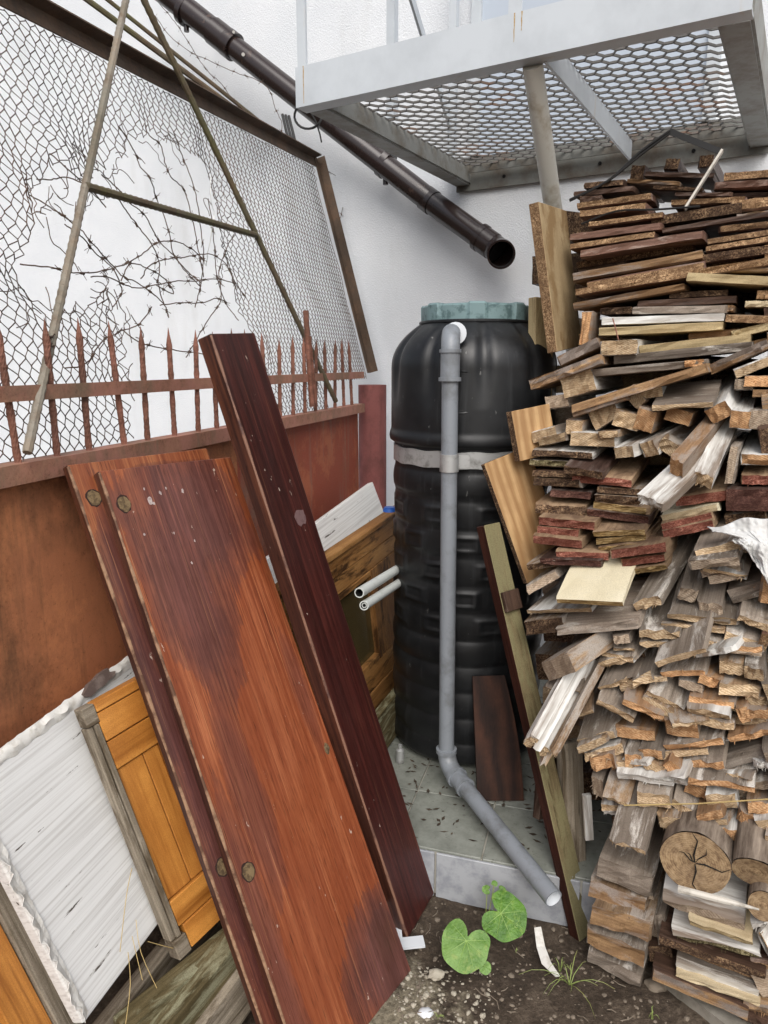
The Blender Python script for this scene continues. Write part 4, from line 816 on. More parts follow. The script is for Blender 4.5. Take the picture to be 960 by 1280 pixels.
# blue cap on the sash
c = F0 + (F1 - F0).normalized() * (LU * .86) + UP * .012; c = atY(487, 639, 2.62); mb = MB(); mb.tube([c, c + V((0, 0, .012))], [.026, .023], 20); mb.tube([c + V((0, 0, .012)), c + V((0, 0, .016))], .02, 20); tag(mb.build('blue_disc', 'blue_plastic', smooth=True), 'small blue plastic disc lying on the window sash', 'disc')
# dark veneered board against the barrel
b0, b1 = V((.288, 2.155, .50)), V((.392, 2.155, .503)); c0, c1 = atZ(597, 1001, ZP + .006), atZ(655, 1001, ZP + .006)
mb = MB(); nrm = (b1 - b0).cross(c0 - b0).normalized(); nrm = -nrm if nrm.y > 0 else nrm; N = 8; vs = []
for i in range(N + 1):
    f = i / N; l_ = b0.lerp(c0, f); r_ = b1.lerp(c1, f) + V((.012 * math.sin(f * math.pi), 0, 0))
    vs += [l_, r_, r_ - nrm * .018, l_ - nrm * .018]
mb.add(vs, [(i * 4 + k, i * 4 + (k + 1) % 4, (i + 1) * 4 + (k + 1) % 4, (i + 1) * 4 + k) for i in range(N) for k in range(4)] + [(0, 1, 2, 3), (N * 4 + 3, N * 4 + 2, N * 4 + 1, N * 4)])
tag(mb.build('veneer_board', 'dark_veneer', M0=frame(c0, V((1, 0, 0)), V((0, 0, 1)).cross(V((1, 0, 0))).cross(V((1, 0, 0))) * -1 if False else V((0, .2, .98)), V((0, -.98, .2)))), 'short dark brown veneered board standing against the barrel', 'board')
# small litter on the platform
mb = MB(); c = atZ(500, 952, ZP + .006); mb.tube([c, c + V((.0, .0, .045)), c + V((0, 0, .05))], [.014, .014, .006], 12); mb.tube([c + V((0, 0, .05)), c + V((0, 0, .064))], .007, 10); tag(mb.build('small_bottle', 'galv', smooth=True), 'tiny pale plastic bottle at the foot of the barrel', 'bottle')
# white plastic trim under the dark plank
mb = MB(); p0 = atZ(486, 1120, .03); p1 = atZ(492, 1182, .012); p2 = atZ(530, 1178, .012); mb.bar(p0, p1, .05, .006); mb.bar(p1 + V((0, 0, .003)), p2 + V((0, 0, .003)), .035, .006); mb.bar(p0 + V((-.02, 0, .03)), p1 + V((-.02, 0, .03)), .006, .06)
tag(mb.build('plastic_trim', 'pvc_in'), 'white plastic trim bent under the foot of the dark plank', 'trim')

# ------------------------------------------------------------------ boards propped at the left end of the pile
def prop(name, label, TLp, TRp, BRp, BLp, th, face, edge, cat='board', gx='v'):
    u = ((TRp - TLp) + (BRp - BLp)).normalized(); v = ((BLp - TLp) + (BRp - TRp)); v = (v - u * v.dot(u)).normalized(); W = ((TRp - TLp).length + (BRp - BLp).length) / 2; L = ((BLp - TLp).length + (BRp - TRp).length) / 2
    z = v.cross(u); cen = (TLp + TRp + BRp + BLp) / 4; flip = z.dot(CAM - cen) < 0
    o_ = cen - u * W / 2 - v * L / 2 - z * (0 if flip else th); o = slab(name, [face, edge], L, W, th, frame(o_, v, u, z), None, .0015, edge_side, 1); tag(o, label, cat); return o
# long greenish plank
pa, pb_ = V((.300, 1.93, 1.06)), V((.545, 1.635, -.01)); dr_ = (pb_ - pa).normalized(); uu = (V((.80, .6, 0)) - dr_ * V((.80, .6, 0)).dot(dr_)).normalized(); zn = dr_.cross(uu); zn = zn if zn.y < 0 else -zn
L = (pb_ - pa).length; cr = dr_.cross(uu)
o = slab('long_plank', ['plank_green', 'plank_dark'], L, .062, .034, frame(pa - uu * .03 - (cr * .034 if cr.y < 0 else cr * 0), dr_, uu, cr), None, .002, lambda f_: 0 if abs(f_.normal.z) > .7 else 1, 1); tag(o, 'long greenish plank with dark edge propped slanting against the pile end', 'plank')
slab('cross_block', 'dark_x', .055, .061, .012, frame(pa - uu * .0295 + dr_ * .19 + (cr * .001 if cr.y < 0 else cr * -.013), dr_, uu, cr), o, .001, seg=1)
def quadprop(name, label, px, Ys, th, face, edge, cat='board'):
    P = [atY(x, y, Y) for (x, y), Y in zip(px, Ys)]; return prop(name, label, *P, th, face, edge, cat)
quadprop('plywood_sheet', 'orange plywood sheet with dark rim leaning at the pile end', [(612, 572), (672, 560), (700, 700), (654, 738)], [2.0, 2.1, 2.02, 1.92], .018, 'ply', 'chip_dark')
quadprop('plywood_offcut', 'small upright orange plywood piece jutting above the plywood sheet', [(642, 514), (690, 504), (694, 566), (648, 577)], [2.0, 2.06, 2.04, 1.98], .028, 'ply', 'chip_dark')
quadprop('chipboard_upright', 'tall pale chipboard upright holding the top of the pile', [(674, 248), (716, 272), (720, 425), (697, 447)], [2.18, 2.40, 2.36, 2.1], .03, 'pale_face', 'chip')
quadprop('mossy_upright', 'upright mossy board behind the chipboard beside the barrel lid', [(666, 370), (688, 374), (694, 500), (672, 502)], [2.25, 2.3, 2.3, 2.25], .03, 'moss_x', 'moss_x')
quadprop('upright_offcut', 'brown board standing low behind the long plank', [(668, 890), (690, 885), (716, 1010), (690, 1015)], [1.85, 1.9, 1.9, 1.85], .025, 'dark_x', 'dark_x')
quadprop('upright_offcut', 'slanting tan batten behind the long plank foot', [(690, 930), (712, 935), (748, 1090), (722, 1105)], [1.76, 1.78, 1.74, 1.72], .03, 'weathered', 'weathered')
quadprop('upright_offcut', 'narrow white painted strip upright behind the greenish plank', [(728, 995), (738, 995), (744, 1050), (733, 1052)], [1.7, 1.7, 1.7, 1.7], .014, 'white_x', 'white_x')

# ------------------------------------------------------------------ the wood pile
def nface(y):
    K = [(150, 2.42), (230, 2.34), (300, 2.22), (450, 2.04), (560, 1.93), (640, 1.90), (700, 1.80), (900, 1.69), (1050, 1.62), (1300, 1.56)]
    for (a, na), (b, nb) in zip(K, K[1:]):
        if y <= b: f = max(0, (y - a) / (b - a)); return na + (nb - na) * f
    return K[-1][1]
TIERS = [(250, 'on top of the pile'), (310, 'high in the pile under the balcony'), (390, 'beside the chipboard upright'), (455, 'level with the barrel lid'), (540, 'among the jumbled battens'), (600, 'just above the red boards'), (650, 'among the red boards'), (700, 'just above the cream board'), (770, 'around the cream board'), (850, 'below the cream board'), (940, 'beside the bundle of strips'), (1035, 'just above the logs'), (1130, 'beside the cracked log'), (2000, 'below the logs')]
def piece(x, y, wpx, hpx, ang, kind, yaw=0, pitch=0, L=None, dn=0.0, name=None, label=None, cat='wood', rag=None, mats=None):
    n = nface(y) + dn + (random.uniform(-.02, .016) if y > 690 else random.uniform(-.009, .009)); c = onN(x, y, n); a = R(ang); k = 10.0
    du = (onN(x + k * math.cos(a), y + k * math.sin(a), n) - c) / k; dv = (onN(x + k * math.sin(a), y - k * math.cos(a), n) - c) / k
    W, H = du.length * wpx * (.97 if y > 560 else 1), dv.length * hpx * (.84 if y > 690 else (.9 if y > 310 else .92))
    d = Matrix.Rotation(R(-yaw), 3, 'Z') @ EN; d = (d * math.cos(R(pitch)) + UP * math.sin(R(pitch))).normalized()
    u = (du - d * du.dot(d)).normalized(); v = u.cross(d)
    if v.dot(dv) < 0: v = -v
    u = d.cross(v)
    sd_, fr, words = KIND[kind]; longv = wpx > hpx * 5.5 and sd_.endswith('_x')
    if L is None: L = random.uniform(.16, .26) if longv else random.uniform(.3, .5)
    L = min(L, 3.3 - n)
    rg = rag if rag is not None else (.0025 if longv else .005)
    me = lattice_box(W, L, H, mats or (sd_, fr), rg, .0016, 8 if longv else 5, 2 if hpx < 20 else 3)
    size = 'long' if W > .26 else ('thick' if H > .055 else ('narrow' if W < .07 else 'short'))
    tier = next(t for yy, t in TIERS if y < yy)
    tilt = 'level' if abs(ang) < 4 else ('gently tilted' if abs(ang) < 11 else ('tilted' if abs(ang) < 22 else 'steeply tilted'))
    lab = label or f'{tilt} {size} {words} offcut {tier}'
    o = link(name or 'wood_offcut', me, None, frame(c, u, d, v)); tag(o, lab, cat, None if label else 'offcuts: ' + lab); return o
def rows(ox, oy, s_, T):
    for r in T:
        x, y, w_, h_, a, k = r[:6]; kw = r[6] if len(r) > 6 else {}
        piece(ox + x / s_, oy + y / s_, w_ / s_, h_ / s_, a, k, **kw)
# upper tier: long edges
rows(660, 160, 3.2, [
 (300, 222, 160, 26, -5, 'chipd'), (300, 250, 240, 24, -6, 'dark'), (600, 186, 280, 22, 2, 'dark', dict(dn=.05)), (500, 216, 210, 18, 3, 'tan', dict(dn=.03)), (340, 292, 300, 26, -8, 'chip'), (335, 330, 270, 30, -7, 'chip'), (385, 368, 300, 22, -8, 'chip'),
 (600, 242, 200, 16, 2, 'chipd', dict(dn=.03)), (700, 264, 220, 18, 0, 'dark', dict(dn=.03)), (720, 292, 300, 24, -3, 'chip'), (670, 346, 370, 44, -9, 'chipd'), (890, 306, 170, 46, -6, 'chip'), (340, 414, 370, 30, -7, 'mauve'), (330, 450, 345, 25, -8, 'chip'),
 (445, 468, 500, 36, -9, 'mauve'), (760, 374, 480, 22, -9, 'dark'), (880, 394, 240, 28, -6, 'chip'), (850, 434, 280, 26, -9, 'chip'), (850, 466, 290, 24, -9, 'chip'), (840, 502, 320, 40, -8, 'chipd'), (425, 556, 530, 36, -10, 'tan'), (460, 590, 480, 30, -10, 'chip'),
 (570, 598, 830, 32, -9, 'chip'), (800, 604, 350, 42, 3, 'moss', dict(dn=-.03)), (870, 568, 200, 20, 0, 'tan'), (890, 186, 220, 34, -4, 'chip'), (860, 226, 230, 30, -3, 'mauve'), (575, 148, 60, 50, 2, 'darke', dict(dn=.1)), (712, 132, 62, 50, -4, 'darke', dict(dn=.1)), (440, 178, 60, 60, 3, 'darke', dict(dn=.1)),
 (250, 285, 90, 26, -4, 'dark', dict(dn=.02)), (860, 268, 220, 22, -2, 'dark', dict(dn=.05)), (620, 420, 130, 20, -6, 'dark', dict(dn=.08)), (420, 512, 480, 30, -9, 'chipd', dict(dn=.1)), (300, 548, 200, 40, -6, 'dark', dict(dn=.13)), (760, 545, 300, 26, -6, 'chipd', dict(dn=.06)), (900, 350, 140, 28, -7, 'tan')])
# lid-level tier
rows(660, 340, 3.2, [
 (392, 100, 455, 28, -10, 'tan'), (675, 90, 235, 28, -3, 'chipd', dict(dn=.03)), (630, 120, 400, 34, -3, 'dark', dict(dn=.04)), (350, 156, 125, 30, -2, 'chipd', dict(dn=.02)), (600, 150, 375, 32, -1, 'greyl'), (800, 145, 50, 30, 0, 'tan', dict(dn=.03)),
 (527, 188, 495, 36, -2, 'whitel'), (520, 230, 500, 36, -3, 'moss'), (660, 288, 450, 40, -6, 'moss'), (607, 326, 560, 40, -6, 'greyl'), (362, 300, 148, 68, -3, 'white', dict(rag=.008, dn=-.03)), (740, 250, 210, 36, -5, 'tan', dict(dn=.04)), (478, 386, 465, 34, -5, 'greyl'), (664, 366, 80, 32, -4, 'orange', dict(dn=-.012)),
 (885, 190, 200, 34, 2, 'chip', dict(mats=('beige_y', 'chip'), pitch=4)), (895, 236, 170, 36, -12, 'moss'), (840, 340, 260, 44, -24, 'tan', dict(rag=.006)), (898, 378, 155, 44, -22, 'white'), (920, 126, 110, 28, 0, 'cream'), (945, 90, 60, 40, 0, 'tan'), (230, 225, 42, 150, 1, 'orange', dict(dn=.02, L=.1)),
 (200, 320, 180, 46, -25, 'tan', dict(rag=.006)), (140, 402, 310, 46, -20, 'tan', dict(rag=.008, dn=-.03)), (195, 446, 130, 100, -18, 'white', dict(rag=.007)), (112, 520, 92, 58, -8, 'grey', dict(dn=.02)), (430, 470, 560, 40, -17, 'tan', dict(rag=.008, dn=-.05)), (280, 532, 225, 34, -18, 'tan', dict(dn=-.03)), (300, 566, 120, 100, -32, 'white', dict(rag=.008)),
 (425, 500, 90, 60, 45, 'tane'), (488, 478, 90, 56, -8, 'white'), (612, 535, 250, 26, -4, 'darke', dict(pitch=14, L=.2, dn=-.05, mats=('grey_x', 'sawn'))), (766, 562, 100, 78, -28, 'whiteo', dict(pitch=12)), (846, 590, 86, 84, 4, 'whiteo', dict(pitch=6)), (602, 578, 110, 66, 15, 'orange'), (470, 592, 84, 100, 14, 'orange'), (392, 596, 104, 76, 15, 'tane', dict(rag=.008)),
 (925, 440, 120, 50, 0, 'orange'), (868, 450, 80, 50, 0, 'grey', dict(dn=.02)), (930, 590, 90, 88, 0, 'grey'), (940, 486, 90, 34, 0, 'tan'), (320, 350, 60, 50, 0, 'brown', dict(dn=.05)), (900, 290, 160, 34, -14, 'tan', dict(dn=.05))])
# jumbled battens and red boards
rows(620, 500, 2.8235, [
 (170, 122, 92, 46, -15, 'white'), (195, 140, 100, 34, -12, 'tane'), (275, 96, 60, 60, 5, 'tane'), (340, 140, 160, 56, 2, 'white', dict(rag=.008)), (395, 122, 70, 28, -5, 'tane', dict(dn=-.02)), (232, 192, 220, 26, 4, 'chipm', dict(mats=('white_y', 'chip_dark'), pitch=5)), (190, 226, 150, 24, 3, 'chipm'), (215, 262, 180, 26, 3, 'chipd'), (215, 292, 170, 32, 3, 'brown'),
 (308, 258, 145, 34, 10, 'darke', dict(pitch=9, dn=-.03, L=.22)), (372, 286, 225, 30, 3, 'red', dict(pitch=8, L=.25)), (456, 184, 88, 46, -10, 'white', dict(pitch=8, yaw=12)), (542, 172, 74, 66, -18, 'white', dict(pitch=10, yaw=16)), (612, 168, 78, 58, 32, 'tane'), (640, 238, 62, 78, 6, 'orange', dict(pitch=24, yaw=14, dn=-.1, L=.4)),
 (548, 362, 118, 44, 8, 'whitee', dict(pitch=24, yaw=22, dn=-.14, L=.34, mats=('white_y', 'white_y'))), (734, 286, 76, 58, 10, 'white', dict(pitch=28, yaw=6, dn=-.06, L=.4)), (690, 240, 36, 90, 14, 'tane', dict(pitch=24, yaw=8)), (832, 230, 32, 150, 6, 'grey', dict(dn=-.02)), (915, 212, 105, 46, 0, 'whiteo', dict(pitch=5)), (915, 286, 105, 38, 0, 'red', dict(pitch=6)), (885, 352, 160, 90, 0, 'redd'),
 (722, 346, 200, 40, -8, 'red', dict(pitch=6)), (262, 332, 150, 28, 4, 'redd'), (430, 322, 160, 24, 4, 'brown'), (430, 352, 170, 34, 5, 'brown'), (440, 384, 200, 28, 6, 'fibre'), (425, 412, 232, 34, 7, 'redd'), (225, 388, 182, 38, 5, 'brown', dict(pitch=6, mats=('beige_y', 'chip_dark'))), (250, 436, 210, 36, 5, 'red', dict(pitch=4, dn=-.02)), (215, 466, 155, 34, 5, 'red'), (215, 500, 180, 36, 6, 'red', dict(dn=-.01)),
 (430, 470, 190, 24, -2, 'fibre', dict(pitch=8, dn=-.02)), (440, 494, 182, 24, -5, 'fibre'), (455, 516, 190, 22, -6, 'fibre'), (300, 545, 190, 30, 4, 'red'), (262, 572, 220, 28, 4, 'redd'), (500, 532, 212, 36, -9, 'red', dict(dn=-.02)), (520, 566, 165, 34, -9, 'red'), (530, 598, 140, 28, -9, 'fibre'), (680, 400, 212, 28, -12, 'cream', dict(mats=('cream_y', 'cream_x'), pitch=6, L=.2)), (676, 430, 190, 34, -12, 'red'), (676, 461, 190, 34, -12, 'red'),
 (778, 532, 165, 40, -12, 'greyt', dict(rag=.007, pitch=6, dn=-.05)), (768, 574, 185, 42, -8, 'grey', dict(rag=.008, dn=-.06)), (800, 604, 150, 34, -8, 'grey'), (160, 585, 110, 30, -10, 'brown'), (560, 500, 90, 60, 0, 'brown', dict(dn=.1)), (620, 540, 120, 80, 0, 'grey', dict(dn=.15)), (880, 420, 150, 50, -5, 'brown', dict(dn=.04)), (900, 470, 120, 40, -8, 'grey'), (905, 520, 120, 40, -8, 'grey')])
# weathered tier
rows(640, 690, 3.0, [
 (288, 190, 262, 26, 1, 'creamy', dict(pitch=22, L=.2, dn=-.1, rag=.001, name='cream_board', label='square cream topped board laid flat on the pile front', cat='board')), (112, 112, 130, 40, -28, 'grey', dict(rag=.007)), (175, 222, 258, 20, -3, 'white'), (118, 280, 150, 66, -6, 'brown'), (316, 284, 320, 38, -7, 'grey', dict(pitch=16, dn=-.03, L=.2, mats=('grey_x', 'grey_x'))), (512, 192, 100, 46, -15, 'greyt', dict(pitch=24, yaw=10, rag=.009)),
 (658, 160, 78, 60, 22, 'grey', dict(pitch=16)), (744, 210, 100, 52, 2, 'grey', dict(pitch=18)), (712, 252, 272, 36, 6, 'greyt', dict(pitch=16, rag=.006)), (680, 286, 250, 26, 4, 'tane'), (550, 308, 160, 30, 3, 'greyt', dict(pitch=16, rag=.009)), (552, 344, 150, 28, 3, 'greyt', dict(rag=.009)), (800, 96, 130, 40, -10, 'grey'), (892, 150, 170, 70, -18, 'grey', dict(pitch=5, mats=('grey_x', 'grey_x'))), (908, 266, 140, 40, 25, 'greyt', dict(pitch=12)),
 (880, 336, 175, 44, 18, 'greyt', dict(pitch=12)), (946, 330, 40, 60, 20, 'chip'), (168, 432, 178, 92, -26, 'grey', dict(yaw=26, pitch=12, dn=-.07, rag=.003, mats=('tan_y', 'sawn_grey'), name='square_beam', label='thick square cut beam end jutting above the bundle of strips', cat='beam')), (410, 330, 64, 38, -5, 'grey'), (392, 412, 150, 36, -18, 'greyt', dict(pitch=18)), (402, 490, 150, 34, -15, 'greyt', dict(rag=.009, pitch=8)), (462, 492, 140, 36, -25, 'greyt', dict(rag=.009, pitch=12)),
 (630, 396, 220, 30, -28, 'greyt', dict(pitch=20, dn=-.05)), (640, 456, 172, 32, -3, 'greyo', dict(pitch=12)), (812, 372, 245, 22, 5, 'grey', dict(pitch=10)), (825, 438, 100, 60, 5, 'tane', dict(pitch=12)), (908, 456, 80, 56, 5, 'greyt', dict(pitch=10)), (742, 488, 82, 48, 20, 'orange'), (668, 504, 100, 36, 10, 'grey', dict(pitch=8)), (850, 520, 160, 52, 10, 'tane', dict(rag=.009)), (745, 566, 182, 30, 8, 'orange', dict(pitch=6)), (736, 606, 172, 40, 6, 'white', dict(pitch=10)), (742, 640, 190, 26, 10, 'tane', dict(rag=.008)),
 (865, 610, 46, 72, -8, 'orange', dict(dn=-.02)), (925, 560, 100, 50, 0, 'tane', dict(rag=.008)), (572, 560, 165, 38, 30, 'greyt', dict(pitch=22)), (545, 582, 140, 32, 28, 'tane', dict(dn=-.01)), (488, 592, 175, 34, 28, 'orange', dict(dn=-.02)), (386, 592, 165, 42, 28, 'greyt', dict(dn=-.02, pitch=8)), (440, 380, 120, 50, -5, 'brown', dict(dn=.08)), (600, 240, 120, 50, 0, 'brown', dict(dn=.1)), (900, 400, 150, 40, 8, 'grey', dict(dn=.05)), (905, 215, 140, 50, 0, 'brown', dict(dn=.08)), (560, 420, 110, 40, 0, 'brown', dict(dn=.08)), (620, 620, 150, 50, 4, 'orange', dict(dn=.02)), (920, 610, 100, 40, 0, 'orange')])
# bundle of strips
for i, (x, y, w_, h_, kd) in enumerate(((70, 140, 40, 46, 'white'), (94, 162, 30, 46, 'white'), (120, 176, 28, 44, 'white'), (152, 184, 30, 40, 'tane'), (118, 214, 40, 30, 'tane'))):
    piece(640 + x / 3, 880 + y / 3, w_ / 3, h_ / 3, -46, kd, yaw=20, pitch=44, L=.27, dn=-.10 + .008 * i, label=None, rag=.007)
rows(640, 880, 3.0, [
 (316, 126, 150, 36, -18, 'greyt', dict(pitch=26)), (300, 152, 112, 28, -18, 'tane'), (346, 182, 150, 34, -12, 'white', dict(rag=.008)), (460, 112, 156, 42, 6, 'orange'), (340, 218, 100, 56, -10, 'orange', dict(rag=.009)), (404, 224, 60, 44, 0, 'orange', dict(rag=.008)), (456, 214, 70, 50, 5, 'greyo', dict(pitch=12)), (522, 186, 96, 38, 5, 'greyo', dict(pitch=12)), (532, 236, 92, 30, 15, 'tane'), (636, 94, 132, 70, 5, 'orange'),
 (680, 150, 232, 38, -8, 'greyo', dict(rag=.007, pitch=5)), (640, 186, 200, 28, -5, 'tane'), (892, 120, 170, 34, -12, 'orange', dict(rag=.007)), (880, 198, 220, 56, -15, 'greyl', dict(L=.2)), (726, 228, 156, 26, -15, 'greyo', dict(pitch=22, rag=.006)), (780, 302, 262, 22, 5, 'greyo', dict(pitch=20)), (606, 246, 82, 48, 40, 'orange'), (496, 280, 220, 44, 8, 'white', dict(mats=('white_y', 'white_x'), pitch=6, dn=-.02)), (320, 312, 52, 90, 14, 'grey', dict(pitch=4)),
 (392, 362, 110, 32, 22, 'tane', dict(pitch=22, dn=-.03, mats=('tan_y', 'sawn'))), (376, 388, 92, 28, 8, 'white'), (380, 408, 80, 18, 4, 'whitee'), (530, 362, 130, 76, 12, 'greyt', dict(pitch=8)), (642, 396, 118, 50, 35, 'greyt', dict(pitch=22)), (690, 326, 92, 48, 20, 'orange'), (786, 366, 118, 76, 5, 'white', dict(pitch=8)), (742, 422, 102, 34, -10, 'orange'), (596, 446, 108, 58, 5, 'tane', dict(rag=.006)), (822, 492, 92, 54, 12, 'whiteo', dict(pitch=14)),
 (890, 432, 92, 58, 20, 'orange'), (922, 390, 95, 46, 10, 'orange'), (935, 232, 60, 36, 5, 'whitee'), (435, 536, 150, 22, 6, 'greyt', dict(pitch=40, dn=-.05, L=.16)), (700, 390, 100, 60, 0, 'brown', dict(dn=.08)), (480, 330, 100, 40, 0, 'brown', dict(dn=.06)), (850, 340, 120, 50, 4, 'grey', dict(dn=.04)), (910, 470, 100, 50, 10, 'tane', dict(dn=.03)), (580, 300, 100, 50, 0, 'brown', dict(dn=.08)), (880, 60, 160, 40, -4, 'tane', dict(dn=.02)), (930, 300, 90, 50, 0, 'grey', dict(dn=.02)), (440, 450, 130, 60, 4, 'brown', dict(dn=.08))])
rows(700, 1060, 3.692, [
 (300, 135, 280, 115, 24, 'grey', dict(mats=('grey_y', 'grey_x'), rag=.004, L=.4)), (262, 228, 285, 70, 21, 'tane', dict(mats=('tan_y', 'tan_x'))), (278, 348, 295, 92, 20, 'tane', dict(mats=('tan_y', 'tan_x'), dn=-.01)), (255, 460, 300, 92, 20, 'grey', dict(mats=('grey_y', 'tan_x'), dn=-.012)), (248, 558, 285, 70, 25, 'grey', dict(mats=('grey_y', 'grey_x'))), (400, 330, 100, 250, 10, 'grey', dict(dn=.06)),
 (655, 300, 410, 50, 14, 'white', dict(mats=('white_x', 'sawn_grey'), pitch=26, L=.16, dn=-.03)), (735, 392, 320, 34, 17, 'cream', dict(mats=('cream_x', 'moss_x'), pitch=18, L=.14, dn=-.02)), (712, 452, 440, 44, 15, 'white', dict(mats=('white_x', 'chip_mold'), pitch=20, L=.18, dn=-.02)), (690, 506, 540, 40, 18, 'chipd'), (740, 556, 430, 44, 20, 'chip', dict(dn=.02)), (720, 604, 430, 54, 20, 'whitel', dict(mats=('grey_x', 'white_x'))), (718, 652, 430, 22, 20, 'cream', dict(dn=-.02)), (640, 672, 500, 64, 22, 'dark', dict(mats=('dark_x', 'tan_x'))),
 (915, 740, 150, 60, 15, 'tane', dict(mats=('tan_x', 'tan_x'))), (945, 640, 80, 80, 8, 'tan'), (928, 355, 95, 30, -3, 'whitel', dict(dn=-.04)), (940, 450, 24, 160, -6, 'whitee', dict(dn=-.02)), (962, 450, 22, 160, -6, 'white', dict(dn=-.02)), (470, 380, 60, 160, 8, 'greyl', dict(dn=.03, mats=('grey_y', 'grey_y'))), (460, 490, 120, 80, 10, 'chipd', dict(dn=.03)), (930, 560, 120, 60, 14, 'chip'), (890, 800, 150, 50, 20, 'dark')])
rs = random.Random(17)
for _ in range(24):
    x, y = rs.uniform(690, 960), rs.uniform(700, 1040)
    if 690 < x < 800 and y < 760: continue
    if y > 900 and x < 745: continue
    piece(x, y, rs.uniform(26, 62), rs.uniform(6, 11), rs.uniform(-14, 18), rs.choice(['greyt', 'white', 'tane', 'grey', 'greyo', 'whitee']), yaw=rs.uniform(-15, 15), pitch=rs.uniform(0, 14), dn=rs.uniform(-.02, .01), rag=rs.choice([.004, .007]))
# filler deeper in the pile, seen only through the gaps
rf = random.Random(5)
for y in range(285, 1250, 46):
    for x in ((760, 930) if y < 700 else (755, 900)):
        if y > 1020 and x < 760: continue
        piece(x + rf.uniform(-15, 15), y + rf.uniform(-8, 8), rf.uniform(170, 200), 40, rf.uniform(-4, 8), rf.choice(['brown', 'darke', 'tane', 'grey']), dn=.34 + rf.uniform(0, .05), L=.3, label='brown board end buried deep in the gaps of the wood pile')
for o in C.objects:
    if o.get('label') == 'brown board end buried deep in the gaps of the wood pile': o['group'] = 'boards deep inside the pile'
# pile carried on beyond the right edge of the view
for y in range(230, 1240, 40):
    for x in (1010, 1085):
        piece(x + rf.uniform(-14, 14), y + rf.uniform(-6, 6), rf.uniform(80, 120), rf.uniform(30, 42), rf.uniform(-8, 14) if y > 600 else -8, rf.choice(['greyt', 'tane', 'orange', 'white', 'grey'] if y > 600 else ['chip', 'chipd', 'tan', 'dark']), pitch=6, L=.35)
# logs
def log(x, y, rx, ry, L, label, tilt=0.0, yaw=0.0, dn=0.0):
    n = nface(y) + dn; c = onN(x, y, n); k = (onN(x + 1, y, n) - c).length; kz = (onN(x, y + 1, n) - c).length; d = (Matrix.Rotation(R(-yaw), 3, 'Z') @ EN); d = (d * math.cos(R(tilt)) + UP * math.sin(R(tilt))).normalized(); uu = d.cross(UP).normalized(); vv = uu.cross(d); K = 40; NJ = 8; vs = []; sd_ = random.uniform(0, 50)
    for j in range(NJ + 1):
        for i in range(K):
            a = 2 * math.pi * i / K; rr = 1 + .05 * noise.noise(V((math.cos(a) * 1.5, math.sin(a) * 1.5, sd_))) + .02 * noise.noise(V((math.cos(a) * 6, math.sin(a) * 6, j * .7 + sd_)))
            if j == 0: rr *= .985
            vs.append(c + d * (L * j / NJ if j else 0) + uu * math.cos(a) * rx * k * rr + vv * math.sin(a) * ry * kz * rr)
    t = thing('log', label, 'log', c, None, frame(c, uu, vv, -d))
    mb = MB(); mb.add(vs, [(j * K + i, j * K + (i + 1) % K, (j + 1) * K + (i + 1) % K, (j + 1) * K + i) for j in range(NJ) for i in range(K)]); mb.build('bark', 'bark', t, smooth=True)
    mb = MB(); rings = [.0, .25, .5, .75, .96]; pv = []
    for r_ in rings[1:]: pv += [c + d * (.004 - .004 * r_) + uu * math.cos(2 * math.pi * i / K) * rx * k * r_ * (1 + .05 * noise.noise(V((math.cos(2 * math.pi * i / K) * 1.5, math.sin(2 * math.pi * i / K) * 1.5, sd_)))) * 1.02 + vv * math.sin(2 * math.pi * i / K) * ry * kz * r_ * 1.02 - d * .003 for i in range(K)]
    mb.add(pv + [c - d * .003], [(j * K + i, j * K + (i + 1) % K, (j + 1) * K + (i + 1) % K, (j + 1) * K + i) for j in range(3) for i in range(K)] + [(4 * K, i, (i + 1) % K) for i in range(K)]); mb.build('cut_face', 'log_end', t)
    return t, c, d, uu, vv, rx * k, ry * kz
s = Mat('bark'); n1 = s.noise(s.map(s.co, (40, 40, 8)), 1, 6, .65); s.bump(n1, .8, .006); M['bark'] = s.done(s.ramp(n1, [(.35, srgb('#564a40')), (.65, srgb('#978a7c'))]), .9, 0, .2)
s = Mat('log_end'); co = s.map(s.co, (1, 1.15, 1)); wv = s.wave(co, 60, 2.2, 4, 3.0, 'RINGS', 'Z'); n1 = s.noise(s.co, 60, 6, .7); n2 = s.noise(s.co, 14, 5, .6)
cl = s.ramp(s.math('ADD', s.math('MULTIPLY', wv, .06), s.math('MULTIPLY', n1, .87)), [(.34, srgb('#6d5642')), (.5, srgb('#a08868')), (.66, srgb('#bea585'))]); cl = s.mix(s.ramp(n2, [(.45, 0), (.7, .6)]), cl, srgb('#84705a')); s.bump(n1, .6, .002); M['log_end'] = s.done(cl, .9, 0, .2)
t, c, d, uu, vv, rx_, ry_ = log(869, 1078, 43, 38, .4, 'thick round log with cracked sawn face at the pile foot', dn=-.05)
for (a0, l0) in ((95, .95), (-85, .9), (5, .95), (60, .6), (150, .5), (130, .35)):
    a = R(a0); P_ = [c - d * .0035 + (uu * math.cos(a + .12 * math.sin(f * 7)) * rx_ + vv * math.sin(a + .12 * math.sin(f * 7)) * ry_) * (l0 * f + .03) for f in (0, .25, .5, .75, 1)]; mb = MB(); mb.tube(P_, [.0012, .002, .0014, .0012, .0004] if l0 > .8 else [.0003, .0012, .0014, .001, .0003], 5); mb.build('crack', 'hole_dark', t)
log(944, 1090, 30, 24, .4, 'grey barked log pointing down beside the cracked log', tilt=22, dn=-.04); log(954, 1132, 19, 19, .3, 'small round branch log below the barked log', dn=-.05)
